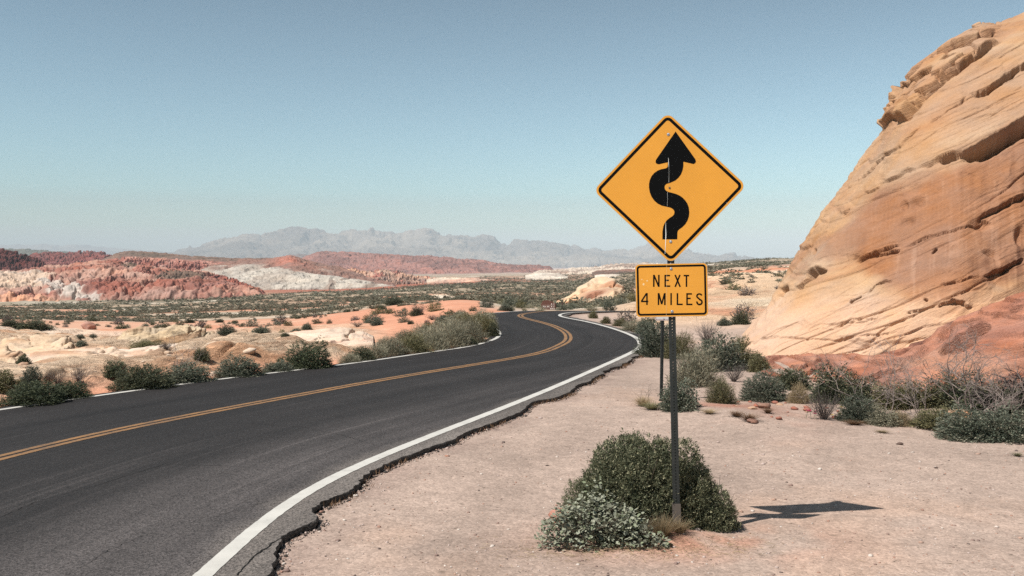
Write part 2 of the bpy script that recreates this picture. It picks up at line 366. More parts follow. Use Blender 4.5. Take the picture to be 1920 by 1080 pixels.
# ------------------------------------------------------------------ terrain
DEP = [0, 10, 15, 20, 30, 45, 60, 90, 150, 250, 400, 600, 900, 1400, 2500, 5000, 9000, 25000]
far = [541, 524, 512, 507, 503, 500.5]
TAB = {
 -900: [707, 644, 620, 609, 598, 588, 581, 575, 560]+far,
 0:    [703, 648, 624, 612, 600, 589, 581, 575, 560]+far,
 150:  [704, 648, 625, 614, 602, 591, 582, 574, 561]+far,
 300:  [706, 650, 627, 616, 605, 594, 582, 572, 562]+far,
 450:  [707, 648, 625, 614, 602, 590, 576, 565, 556]+far,
 600:  [707, 646, 621, 609, 597, 584, 570, 558, 550]+[541, 524, 512, 507, 503, 500.5],
 750:  [707, 640, 610, 591, 573, 562, 557, 550, 543]+[535, 522, 511, 507, 503, 500.5],
 900:  [707, 637, 592, 577, 568, 560, 552, 543, 535]+[527, 518, 510, 506, 503, 500.5],
 1050: [707, 637, 591, 582, 575, 564, 552, 541, 533]+[525, 516, 509, 506, 502.5, 500.5],
 1150: [707, 637, 589, 575, 565, 555, 545, 533, 524]+[517, 511, 506, 505, 502.5, 500.5],
 1200: [707, 637, 599, 573, 543, 533, 526, 519, 514]+[510, 507, 505, 504, 502.5, 500.5],
 1300: [707, 637, 588, 560, 530, 513, 507, 503, 500]+[504, 505, 504, 503, 502.5, 500.5],
 1400: [707, 633, 583, 552, 521, 505, 499, 494, 491.5]+[493, 498, 502, 503, 502.5, 500.5],
 1500: [707, 630, 580, 548, 518, 501, 495, 490, 487.5]+[490, 497, 502, 503, 502.5, 500.5],
 2800: [707, 630, 580, 548, 518, 501, 495, 490, 488]+[490, 497, 502, 503, 502.5, 500.5],
}
_pc = np.array(sorted(TAB)); _ly = np.log(np.array(DEP[2:])+0.0)
_Z = np.array([[0.0]+[CAMZ-(r-HZ)/F*d for r, d in zip(TAB[p], DEP[3:])] for p in _pc])
_px = np.linspace(-900, 2800, 371); _lg = np.linspace(math.log(15), math.log(25000), 300)
_T = np.array([np.interp(_lg, _ly, row) for row in _Z])
_T = np.array([np.interp(_px, _pc, _T[:, j]) for j in range(len(_lg))])       # (lg, px)
for _ in range(10): _T[1:-1] = 0.25*_T[:-2]+0.5*_T[1:-1]+0.25*_T[2:]
for _ in range(14): _T[:, 1:-1] = 0.25*_T[:, :-2]+0.5*_T[:, 1:-1]+0.25*_T[:, 2:]
def table(x, y):
    r = np.sqrt(x*x+y*y); yd = np.maximum(y, 0.35*r); px = np.clip(CX+F*x/np.maximum(yd, .1), -900, 2799)
    d = np.clip(np.maximum(y, 0.6*r), 15, 24999)
    a = (px+900)/(3700/370); b = (np.log(d)-math.log(15))/(_lg[1]-_lg[0])
    i = np.minimum(a.astype(int), 369); j = np.minimum(b.astype(int), 298); u = a-i; v = b-j
    return (_T[j, i]*(1-u)+_T[j, i+1]*u)*(1-v)+(_T[j+1, i]*(1-u)+_T[j+1, i+1]*u)*v
_ROADQ = RE[(RE[:, 1] > -5)][::6]; _LQ = LE[(LE[:, 1] > -5)][::6]
def terrain(x, y, full=False):
    x = np.asarray(x, float); y = np.asarray(y, float); r = np.sqrt(x*x+y*y)
    z = table(x, y)
    px = CX+F*x/np.maximum(y, 1.0)
    near = r < 75
    inside = np.zeros(x.shape, bool); dR = np.full(x.shape, 99.); dL = np.full(x.shape, 99.)
    if near.any():
        inside[near] = inpoly(x[near], y[near], poly)
        dR[near] = distcurve(x[near], y[near], _ROADQ); dL[near] = distcurve(x[near], y[near], _LQ)
    dd = np.minimum(dR, dL)
    left = (px < 955) & (y > 8) & ~inside & ((dL < dR) | (r >= 75))
    # bare rock on the left: rolling whalebacks and bedded steps
    rk = sm(0.3, 1.3, dL)*left*sm(62, 42, y+0.012*(px-300)+4*fbm2(x*.12, y*.12, 3, 5))*sm(760, 640, px)
    rk = np.where(r < 90, rk, 0)
    wob = fbm2(x*0.16, y*0.16, 4, 21); bed = (z*3+0.10*x-0.16*y+1.4*wob)
    st = bed*1.6; stp = (np.floor(st)+sm(0.0, 1.0, (st-np.floor(st))*1.0)**3)/1.6
    z = z+rk*(0.50*wob+0.30*(stp-bed)+0.05*fbm2(x*1.3, y*1.3, 3, 22)-0.10*sm(.1, .5, n2(x*.6, np.floor(st)*5.3, 23))*np.exp(-((st-np.floor(st)-.5)/.13)**2)+0.12)
    jn = fbm2(x*.22, y*.22, 4, 25); q1 = (y-.30*x)*.42+1.5*jn; q2 = (y-.22*x)*1.3+2.2*jn; e1 = np.abs(q1-np.floor(q1)-.5)/.42; e2 = np.abs(q2-np.floor(q2)-.5)/1.3
    z = z-rk*(.17*np.exp(-(e1/.09)**2)*sm(-.1, .25, n2(x*.5, np.floor(q1)*7.7, 26))+.08*np.exp(-(e2/.05)**2)*sm(0, .25, n2(x*.8, np.floor(q2)*7.7, 27)))
    # right slopes: slickrock terraces
    rr = sm(1130, 1230, px+30*fbm2(x*.05, y*.05, 3, 9))*sm(33, 42, y)*sm(230, 150, y)
    b2 = z*1.2+0.03*x-0.02*y+0.9*fbm2(x*0.05, y*0.05, 4, 31); s2 = b2*2.2; st2 = (np.floor(s2)+(s2-np.floor(s2))**3)/2.2
    z = z+rr*(0.75*(st2-b2)+0.35*fbm2(x*.09, y*.09, 4, 32))*sm(33, 70, y)*1.0
    q3 = (y-.5*x)*.16+1.3*fbm2(x*.08, y*.08, 4, 35); e3 = np.abs(q3-np.floor(q3)-.5)/.16
    z = z-rr*(.45*np.exp(-(e3/.35)**2)*sm(-.2, .2, n2(x*.2, np.floor(q3)*7.7, 36))-.25*(q3-np.floor(q3)))
    # orange dune crest left of the crest of the road
    z = z+0.55*np.exp(-((px-850)/90)**2-((y-70)/16)**2)+0.3*np.exp(-((px-620)/70)**2-((y-85)/14)**2)
    # general roughness grows with distance
    amp = np.clip((r-35)/400, 0, 1)
    z = z+amp*(1.6*fbm2(x*.012, y*.012, 4, 41)+0.5*fbm2(x*.07, y*.07, 3, 42))*sm(30, 300, r)
    z = z+np.clip((r-900)/3000, 0, 1)*4*fbm2(x*.0022, y*.0022, 4, 44)
    # shoulder
    right = (~inside) & ~left & (r < 45)
    z = z+np.where(right, -SH+0.028*fbm2(x*.5, y*.5, 4, 51)*sm(0, .6, dd)+0.006*fbm2(x*3, y*3, 3, 52), 0)
    z = z+np.where(right, 0.10*np.exp(-((x-3.35)/1.0)**2-((y-15.3)/1.3)**2)+0.06*np.exp(-((x-1.35)/.5)**2-((y-8.45)/.3)**2), 0)
    z = z-np.where(right, .016*np.exp(-((dR-1.5-.25*n2(y*.15, x*0, 54))/.13)**2)+.014*np.exp(-((dR-3.2-.3*n2(y*.13, x*0, 55))/.15)**2), 0)*sm(-.4, .2, n2(y*.4, x*.2, 56))
    # joins the road
    w = sm(0, 1.3, dd); near2 = r < 75
    edge = roadz(x, y)-np.where(dL < dR, 0.05, SH)
    z = np.where(near2 & ~inside & (dd < 1.3), edge*(1-w)+z*w, z)
    z = np.where(inside, np.minimum(z, roadz(x, y))-0.22, z)
    z = np.where(inside | (dd > 0.3), z, z-0.0)
    if full: return z, px, r, inside, dR, dL, rk, rr, left
    return z
def ground_at(px, row):
    """world point on the terrain whose direction from the camera is that of a photograph pixel"""
    ys = np.exp(np.linspace(math.log(5), math.log(2500), 1400)); xs = (px-CX)/F*ys
    rows = HZ+F*(CAMZ-terrain(xs, ys))/ys
    k = np.argmax(rows <= row); 
    return np.array([xs[k], ys[k], terrain(xs[k:k+1], ys[k:k+1])[0]])

pxs = np.concatenate([np.linspace(-700, -60, 80)[:-1], np.linspace(-60, 1980, 1020), np.linspace(1980, 2700, 90)[1:]])
az = np.arctan((pxs-CX)/F)
azb = np.linspace(az[-1], az[0]+2*math.pi, 60)[1:]
az = np.concatenate([az, azb])
rad = np.concatenate([[0.01, 0.6, 1.5, 2.5, 3.5], np.exp(np.linspace(math.log(4.5), math.log(14), 150))[:-1], np.exp(np.linspace(math.log(14), math.log(60), 560))[:-1], np.exp(np.linspace(math.log(60), math.log(24000), 660))])
A, R_ = np.meshgrid(az, rad, indexing='ij')
# radius measured so that forward columns share the same depth rings
cosf = np.where(np.abs(A) < 0.8, np.cos(A), math.cos(0.8))
X = R_*np.sin(A)/cosf*np.where(np.abs(A) < 0.8, 1, 1); Y = R_*np.cos(A)/cosf
xf = X.ravel(); yf = Y.ravel()
z, px, r, inside, dR, dL, rk, rr, left = terrain(xf, yf, True)
V = np.stack([xf, yf, z], 1)
# colours -----------------------------------------------------------
gravel = srgb(176, 151, 134); tan = srgb(176, 150, 122); orange = srgb(212, 144, 108); cream = srgb(217, 184, 150)
redsand = srgb(172, 100, 74); scrub = srgb(125, 116, 92); pink = srgb(170, 140, 128); white = srgb(215, 200, 178)
f1 = fbm2(xf*.35, yf*.35, 4, 61); f2 = fbm2(xf*.03, yf*.03, 5, 62); f3 = fbm2(xf*1.7, yf*1.7, 3, 63)
col = np.tile(gravel, (len(xf), 1)); col = mixc(col, srgb(190, 156, 132), sm(0.1, 0.9, f1+0.3*f3)*0.6)
col = mixc(col, srgb(192, 132, 102), 0.85*np.exp(-((xf-1.5)/1.0)**2-((yf-8.3)/.55)**2)*sm(-.5, .3, f3))     # orange soil round the bush
col = mixc(col, srgb(160, 92, 66), 0.8*np.exp(-((xf-3.4)/.9)**2-((yf-15.2)/1.4)**2)*sm(-.2, .3, f1))
col = mixc(col, srgb(150, 125, 112), 0.55*sm(.7, .05, dR)*(yf < 50)*sm(-.6, .4, f3))
col = col*(1+.10*n2(dR*1.5, yf*.05, 75)*sm(.5, 1.5, dR)+.06*fbm2(xf*.9, yf*.25, 3, 76))[:, None]
fl = left & (r < 140)
sand = mixc(np.tile(orange, (len(xf), 1)), srgb(214, 163, 130), sm(-.2, .6, f2+0.4*f1))
col = np.where(fl[:, None], sand, col)
rc = mixc(np.tile(cream, (len(xf), 1)), srgb(212, 160, 118), sm(0.0, 0.7, fbm2(xf*.3, yf*.9, 4, 64)))
rc = mixc(rc, srgb(230, 206, 178), sm(-.1, .5, fbm2(xf*.12, yf*.12, 3, 65))); rc = mixc(rc, srgb(176, 128, 92), .6*sm(.25, .8, n2(xf*.25, z*14+.4*f1, 71)+.5*n2(xf*.9, z*30, 72)))
col = mixc(col, rc, rk)
colr = mixc(np.tile(srgb(215, 178, 140), (len(xf), 1)), srgb(203, 132, 94), sm(-.4, .3, n2(z*2.2+0.06*xf-.02*yf+1.2*f2, xf*.03, 66)+0.3*f1))
colr = mixc(colr, srgb(224, 198, 165), sm(.3, .8, fbm2(xf*.06, yf*.06, 4, 67)))
col = mixc(col, colr, rr*sm(220, 130, yf))
# open desert beyond
mid = np.maximum(sm(85, 115, yf+18*f2)*left*1.0, 0)
mid = np.where(px > 900, sm(50, 62, yf)*(1-rr), sm(85, 120, yf+22*f2))
mid = np.maximum(mid, sm(150, 230, yf))
mc = mixc(np.tile(tan, (len(xf), 1)), orange, sm(0.0, 0.6, f2)*sm(500, 100, yf)); mc = mixc(mc, white, 0.8*sm(.35, .75, fbm2(xf*.02, yf*.05, 4, 68)))
gs = sm(-.35, .25, fbm2(xf*.02, yf*.035, 5, 69))*sm(180, 420, yf)
mc = mixc(mc, scrub, 0.55*gs)
rs = np.exp(-(((px-720)/330)**2))*sm(560, 700, yf)*sm(1400, 1000, yf); mc = mixc(mc, redsand, np.clip(rs*1.2, 0, 1))
farc = mixc(np.tile(pink, (len(xf), 1)), srgb(200, 180, 165), sm(-.2, .5, fbm2(xf*.0012, yf*.003, 4, 70)))
mc = mixc(mc, farc, sm(1200, 2500, yf))
col = mixc(col, mc, mid)
col = np.where((yf < 1)[:, None], gravel, col)
nearf = sm(34, 14, r)
nu, nv = A.shape
fc = gridf(nu, nv)
# close the ring of azimuths
i = (nu-1)*nv+np.arange(nv-1); fc = np.vstack([fc, np.stack([i, np.arange(nv-1), np.arange(nv-1)+1, i+1], -1)])
g = mesh_np('ground', V, fc[:, ::-1], M['ground'], smooth=True, col=col, extra={'near': nearf, 'rock': np.clip(rk+0.9*rr, 0, 1)*sm(200, 60, yf)})
tag(g, kind='structure')

# ------------------------------------------------------------------ road surface
nu, nv = NR, 40
t = np.linspace(0, 1, nv)[None, :, None]
G2 = LE[:, None, :]*(1-t)+RE[:, None, :]*t
rx = G2[..., 0].ravel(); ry = G2[..., 1].ravel()
Yq = YC[::3]; sY = np.concatenate([[0], np.cumsum(np.linalg.norm(np.diff(Yq, axis=0), axis=1))])
best = np.full(rx.shape, 1e9); bi = np.zeros(rx.shape, int)
for i in range(len(Yq)):
    d = (rx-Yq[i, 0])**2+(ry-Yq[i, 1])**2; m = d < best; best[m] = d[m]; bi[m] = i
nY = normals2(Yq); lat = (rx-Yq[bi, 0])*nY[bi, 0]+(ry-Yq[bi, 1])*nY[bi, 1]; lon = sY[bi]
rz = roadz(rx, ry)
asp = np.tile(np.array([0.0165, 0.0142, 0.0133]), (len(rx), 1))
lift = sm(2.0, 3.4, lat)*sm(26, 8, ry); asp = asp*(1+1.15*lift)[:, None]
asp = asp*(1+0.45*sm(1.2, 3.5, lat)*sm(40, 22, ry))[:, None]
asp = asp*(1-0.10*sm(0.0, -0.6, lat))[:, None]
jt = np.tile(np.linspace(0, 1, nv), NR); asp = mixc(asp, np.array([.115, .098, .085]), 0.8*sm(0.93, 0.965, jt)*sm(50, 44, ry))
Vr = np.stack([rx, ry, rz], 1)
fr = gridf(nu, nv)
# ragged broken edge on both sides
def skirt(E, base, sgn):
    nn = normals2(E)*sgn; nnz = len(E); rows = []
    for k, (o_, dz) in enumerate(((0.0, 0.0), (0.012, -0.02), (0.0, -0.06), (0.02, -0.16), (0.05, -0.32))):
        q = E+nn*(o_+0.012*n2(sR*14+k*7, sR*0+k, 12)[:, None]*(k > 0)); rows.append(np.stack([q[:, 0], q[:, 1], roadz(q[:, 0], E[:, 1])+dz], 1))
    return np.stack(rows, 1).reshape(-1, 3), gridf(nnz, 5)
v1, g1 = skirt(RE, 0, 1); v2, g2 = skirt(LE, 0, -1)
Va = np.vstack([Vr, v1, v2]); fa = np.vstack([fr[:, ::-1], g1[:, ::-1]+len(Vr), g2+len(Vr)+len(v1)])
ca = np.vstack([asp, np.tile([.06, .052, .045], (len(v1)+len(v2), 1))]); pad = np.zeros(len(v1)+len(v2))
road = mesh_np('road', Va, fa, M['asphalt'], col=ca, extra={'lat': np.concatenate([lat, pad]), 'lon': np.concatenate([lon, pad])})
tag(road, kind='structure')

def ribbon(name, Q, w, mat, dz=0.004, jit=0.0, step=0.05, yr=None, parent=None):
    q, s = resample(Q, step)
    if yr is not None:
        m = (q[:, 1] >= yr[0]) & (q[:, 1] <= yr[1]); q = q[m]; s = s[m]
    nn = normals2(q); j1 = jit*n2(s*9, s*0, 71)+jit*n2(s*31, s*0, 72); j2 = jit*n2(s*9, s*0, 73)+jit*n2(s*31, s*0, 74)
    a = q-nn*(w/2+j1)[:, None]; b = q+nn*(w/2+j2)[:, None]; c = q
    Z = lambda k: roadz(k[:, 0], k[:, 1])+dz
    G = np.stack([np.stack([k[:, 0], k[:, 1], Z(k)], 1) for k in (a, c, b)], 1)
    o = mesh_np(name, G.reshape(-1, 3), gridf(len(q), 3)[:, ::-1], mat, parent)
    return o
for Q, w, j, nme, mt in ((RC, .145, .006, 'road_marking', 'white_paint'), (LC, .12, .006, 'road_marking', 'white_paint')):
    tag(ribbon(nme, Q, w, M[mt], jit=j*.45), kind='structure')
nY = normals2(YC)
for s_ in (-1, 1):
    tag(ribbon('road_marking', YC+nY*s_*0.080, .098, M['yellow_paint'], jit=.004), kind='structure')
# cracks in the asphalt
def flat(px, row): y = F*CAMZ/(row-HZ); return ((px-CX)/F*y, y)
def crack(pts, w, jit):
    q, s = resample(np.array([flat(*p) for p in pts]), 0.03)
    nn = normals2(q); q = q+nn*(jit*(n2(s*3, s*0, 81)+0.5*n2(s*11, s*0, 82)+0.3*n2(s*30, s*0, 83)))[:, None]
    ww = w*(0.35+0.65*np.abs(n2(s*5, s*0, 84)))
    nn = normals2(q); a = q-nn*ww[:, None]; b = q+nn*ww[:, None]
    G = np.stack([np.c_[a, np.full(len(a), 0.0045)], np.c_[b, np.full(len(b), 0.0045)]], 1)
    o = mesh_np('crack', G.reshape(-1, 3), gridf(len(q), 2)[:, ::-1], M['crack'], road); return o
crack([(-40, 985), (60, 945), (230, 895), (310, 870)], .004, .02)
crack([(700, 835), (640, 815), (560, 800), (430, 792)], .003, .02)
crack([(1000, 715), (900, 712), (820, 700)], .004, .02)
crack([(120, 1079), (210, 1030), (330, 985), (420, 965), (505, 940)], .0028, .03)
crack([(310, 870), (440, 875), (560, 880), (672, 884)], .003, .01)
crack([(440, 1079), (470, 1048), (520, 1015), (560, 998), (590, 975)], .009, .02)
crack([(590, 975), (600, 968), (607, 966)], .005, .01)

# ------------------------------------------------------------------ rock bodies
def seglines(px, row, pts):
    """signed pixel distance to a polyline (positive above it) and its run 0..1"""
    p = np.array(pts, float); L = np.linalg.norm(np.diff(p, axis=0), axis=1); cum = np.concatenate([[0], np.cumsum(L)])/L.sum()
    bd = np.full(px.shape, 1e9); bs = np.zeros(px.shape); bt = np.zeros(px.shape)
    for i in range(len(p)-1):
        d = p[i+1]-p[i]; l2 = (d**2).sum(); u = np.clip(((px-p[i, 0])*d[0]+(row-p[i, 1])*d[1])/l2, 0, 1)
        qx = px-p[i, 0]-u*d[0]; qy = row-p[i, 1]-u*d[1]; dist = np.sqrt(qx*qx+qy*qy)
        s = np.sign(d[0]*(-qy)+d[1]*qx); s = np.where(s == 0, 1, s)
        m = dist < bd; bd[m] = dist[m]; bs[m] = s[m]; bt[m] = (cum[i]+u*(cum[i+1]-cum[i]))[m]
    return bd*bs, bt
def ledge(px, row, pts, lip=0.2, wl=40, dep=0.35, wd=8, wob=3.0, taper=0.2):
    """rock above the line stands proud, rock just below is undercut"""
    n = wob*n2(px*.06, row*.06, 91)+wob*.5*n2(px*.2, row*.2, 92)
    d, t = seglines(px, row+n, pts)
    tp = sm(0, taper, t)*sm(1, 1-taper, t)
    var = .65+.5*n2(px*.045, row*.02, 93) if wd < 20 else 1.0
    up = .5*lip*sm(-1.2, .8, d)*np.exp(-(np.maximum(d, 0)/wl)**2)
    dn = -1.1*dep*sm(.3, -1.6-.08*wd, d)*np.exp(-(np.minimum(d, 0)/wd)**2)*np.clip(var, .15, 1.2)
    return (up+dn)*tp
def pit(px, row, cx, cy, rx_, ry_, dep, ang=0):
    c, s = math.cos(ang), math.sin(ang); dx = px-cx; dy = row-cy; u = (dx*c+dy*s)/rx_; v = (-dx*s+dy*c)/ry_
    rr_ = u*u+v*v; return -dep*np.where(rr_ < 1.8, np.exp(-(rr_**2)*1.6), 0)
def partings(P, m, freq, warp, depth, thr, off=0., width=.035, run=.35, ky=0.):
    """thin open joints between beds, broken along their length"""
    s = P[:, 2]-m*P[:, 0]-ky*P[:, 1]+warp*fbm(P*.3, 3, off=off); q = s*freq+.35*n2(P[:, 0]*run*1.7, s*0+off, 5); i = np.floor(q); f = np.abs(q-i-.5)/freq
    h = n2(P[:, 0]*run+P[:, 1]*run*.5, i*7.31+off, 6); w = width*(1+.6*n2(P[:, 0]*2, i*3.1, 7))
    return -depth*np.exp(-(f/w)**2)*sm(thr, thr+.25, h)
def body(name, cols, top, topD, base, baseD, nu, nv, back, disp, colf, mat, nback=24, round_=0.5, topclip=None, baseZ=-1.2, facesm=0):
    """a solid ridge: front face from a base line up to a crest line, then down its back to the ground"""
    c = np.linspace(cols[0], cols[1], nu)
    tr = pinterp(c, top); td = pinterp(c, topD); br = pinterp(c, base); bd = pinterp(c, baseD)
    zt = CAMZ-(tr-HZ)/F*td; zb = CAMZ-(br-HZ)/F*bd
    t = np.linspace(0, 1, nv)[None, :]
    zz = (1-round_)*t+round_*np.sin(t*math.pi/2); dd = (1-round_)*t+round_*(1-np.cos(t*math.pi/2))
    kk = max(3, int(nu*facesm)); pad = np.pad(zt-zb, kk, mode='edge'); zs = np.convolve(np.convolve(pad, np.ones(kk)/kk, 'same'), np.ones(kk)/kk, 'same')[kk:-kk]
    hz_ = zs[:, None]+(zt-zb-zs)[:, None]*t**3
    if facesm <= 0: hz_ = (zt-zb)[:, None]
    Z = zb[:, None]+hz_*zz; D = bd[:, None]+(td-bd)[:, None]*dd
    # foot carried below the ground in front
    tb = np.linspace(0, 1, nback+1)[1:][None, :]
    Zb = zt[:, None]*(1-tb**1.6)+(np.minimum(zb, zt)+baseZ)[:, None]*tb**1.6; Db = td[:, None]+back*tb
    tf = np.array([1.0, 0.5])[None, :]
    Zf = zb[:, None]+baseZ*tf; Df = bd[:, None]-0.02*abs(baseZ)*tf
    Z = np.concatenate([Zf, Z, Zb], 1); D = np.concatenate([Df, D, Db], 1)
    Xw = (c[:, None]-CX)/F*np.minimum(D, td[:, None]+0*D)
    Xw = (c[:, None]-CX)/F*D
    G = np.stack([Xw, D, Z], -1); nrm = -vnorm(G)
    # make the normal point to the camera side/up
    sgn = np.sign((nrm*np.array([0, -1, 1.0])).sum(-1, keepdims=True)); sgn[sgn == 0] = 1; nrm = nrm*sgn
    P = G.reshape(-1, 3); pxx, roww = proj(P)
    edge = np.ones_like(Z); edge[:, :2] = 0.3
    d = disp(P, pxx, roww, np.repeat(c, G.shape[1]), edge.ravel())
    P2 = P+nrm.reshape(-1, 3)*d[:, None]
    colr = colf(P2, pxx, roww, d)
    o = mesh_np(name, P2, gridf(nu, G.shape[1]), mat, smooth=True, col=colr)
    return o

def strata(P, m, freq, warp, off=0., ky=0.0):
    s = P[:, 2]-m*P[:, 0]-ky*P[:, 1]+warp*fbm(P*np.array([.25, .25, .25]), 3, off=off)
    q = s*freq; f = q-np.floor(q); return s, (sm(0.0, 0.25, f)-f)       # saw tooth: sharp lower lip, gentle back
DOME_TOP = [(1390, 650), (1400, 636), (1440, 575), (1480, 500), (1520, 432), (1560, 372), (1600, 316), (1640, 264), (1655, 245), (1664, 222), (1690, 160), (1730, 112), (1790, 68), (1830, 50), (1880, 37), (1920, 22), (2050, -30), (2250, -60), (2500, 20), (2700, 250), (2850, 560)]
def dome_disp(P, px, row, c, e):
    s, saw = strata(P, 0.5, 1.7, .25, 3.); s2, saw2 = strata(P, 0.48, 6.0, .2, 9.)
    big = fbm(P*.14, 3, off=5.); med = fbm(P*.6, 4, off=6.)
    bedmask = sm(-.1, .4, fbm(P*np.array([.25, .25, .5]), 3, off=7.)+0.25*sm(330, 120, row))
    smooth = np.exp(-((px-1790)/170)**2-((row-400)/110)**2)
    d = partings(P, .49, .9, .25, .12, .3, 3., .022, .2)*(1-.5*smooth)+partings(P, .48, 3.6, .2, .06, .2, 9., .016, .3)*(1-.7*smooth)
    d = d+0.20*big+0.03*med+0.06*saw*bedmask*(1-.8*smooth)+0.030*saw2*sm(-.3, .3, fbm(P*.5, 2, off=8.))*(1-.7*smooth)
    wq = P+.35*np.stack([fbm(P*.5, 3, off=70.), fbm(P*.5, 3, off=71.), fbm(P*.5, 3, off=72.)], 1)
    sq = wq[:, 2]-.48*wq[:, 0]
    for (sx, ss, am, so_) in ((.22, .9, .11, 0.), (.6, 3.4, .055, 40.)):
        Q = np.stack([(wq[:, 0]+.48*wq[:, 2])*sx+so_, wq[:, 1]*sx*.8, sq*ss], 1); a, b, cid = worley(Q)
        d = d+am*(cid-.5)*sm(0, .05, b-a)*(1-.75*smooth)*sm(-.4, .1, fbm(P*.35, 2, off=73.+so_))
    L = [([(1715, 318), (1760, 302), (1820, 285), (1870, 262), (1925, 228), (2010, 190)], .35, 55, .35, 11), ([(1795, 294), (1820, 284), (1870, 260), (1925, 226), (2010, 188), (2080, 160)], .15, 40, 1.15, 21),
         ([(1655, 345), (1700, 322), (1720, 316)], .10, 30, .15, 5),
         ([(1660, 240), (1700, 220), (1740, 175), (1770, 150), (1800, 128), (1850, 92), (1890, 75)], .30, 22, .40, 9),
         ([(1815, 178), (1850, 172), (1880, 150), (1910, 128), (1960, 95)], .30, 22, .40, 9),
         ([(1740, 235), (1780, 210), (1815, 180)], .10, 15, .15, 4),
         ([(1596, 345), (1620, 325), (1645, 300), (1690, 272), (1735, 232)], .10, 20, .25, 4),
         ([(1575, 400), (1590, 387)], .10, 12, .25, 5), ([(1620, 362), (1650, 348)], .10, 14, .2, 4),
         ([(1515, 522), (1530, 505), (1552, 505)], .25, 14, .5, 9), ([(1490, 540), (1510, 530), (1535, 512)], .15, 10, .35, 5),
         ([(1600, 492), (1640, 478), (1690, 455)], .18, 20, .22, 7), ([(1640, 480), (1670, 474), (1690, 468)], .15, 10, .3, 5),
         ([(1690, 468), (1740, 442), (1790, 430), (1830, 418), (1860, 405)], .10, 18, .14, 4),
         ([(1830, 410), (1880, 385), (1930, 360)], .22, 20, .35, 9),
         ([(1840, 518), (1880, 505), (1925, 482)], .22, 25, .35, 9),
         ([(1760, 540), (1800, 530), (1840, 518)], .10, 14, .15, 4),
         ([(1630, 555), (1645, 538), (1665, 530), (1680, 532)], .10, 12, .22, 4),
         ([(1595, 573), (1615, 560), (1622, 565)], .15, 10, .3, 6),
         ([(1700, 592), (1740, 584)], .08, 8, .18, 4), ([(1755, 580), (1790, 565), (1815, 577), (1825, 577)], .15, 12, .3, 6),
         ([(1560, 618), (1600, 606), (1648, 603), (1650, 590)], .06, 10, .12, 3),
         ([(1400, 640), (1460, 632), (1560, 640), (1700, 628)], .05, 20, .09, 4),
         ([(1505, 470), (1520, 455)], .15, 10, .3, 5)]
    for l in L: d = d+ledge(px, row, *l[:1], lip=l[1]*.8, wl=l[2]*.8, dep=l[3]*1.05, wd=l[4]*(.55 if l[4] < 20 else .8), wob=2.)
    for q in ((1468, 545, 11, 6, .6, -.7), (1520, 512, 10, 4, .5, -.4), (1752, 470, 3, 7, .3, .5), (1668, 475, 9, 3, .35, -.4),
              (1612, 565, 8, 3, .4, -.5), (1795, 572, 12, 3, .4, -.1), (1525, 470, 4, 6, .3, 0), (1695, 385, 8, 10, .10, 0), 
              (1738, 567, 4, 2.5, .2, .5), (1915, 440, 12, 20, .2, 0)):
        d = d+pit(px, row, *q)
    # broken blocks under the crest
    dl, tt = seglines(px, row, [(1650, 242), (1700, 222), (1745, 172), (1775, 150), (1805, 125), (1855, 92), (1900, 68)])
    m = sm(-2, 3, dl)*sm(62, 40, dl)*sm(0, .03, tt)*sm(1, .8, tt)
    k = m > 0.01
    Q = P[k].copy(); Q = Q+0.25*np.stack([fbm(Q*1.2, 2, off=20.), fbm(Q*1.2, 2, off=21.), fbm(Q*1.2, 2, off=22.)], 1)
    Qs = np.stack([Q[:, 0]*1.1+.3*Q[:, 2], Q[:, 1]*.8, (Q[:, 2]-.5*Q[:, 0])*2.3], 1)
    a, b, cid = worley(Qs); bl = 0.42*(cid-.35)-0.26*sm(.14, 0.0, b-a)
    add = np.zeros(len(P)); add[k] = bl*m[k]; d = d+add
    # pitted weathered patch
    m2 = np.exp(-((px-1860)/70)**2-((row-440)/90)**2)+.8*np.exp(-((px-1700)/30)**2-((row-390)/45)**2)+.5*np.exp(-((px-1810)/40)**2-((row-480)/20)**2)
    k = m2 > .1; a, b, cid = worley(P[k]*np.array([1.6, 1.6, 2.4])); add = np.zeros(len(P)); add[k] = -(0.22*sm(.55, .1, a)*(cid > .45))*np.clip(m2[k], 0, 1); d = d+add
    return d*e
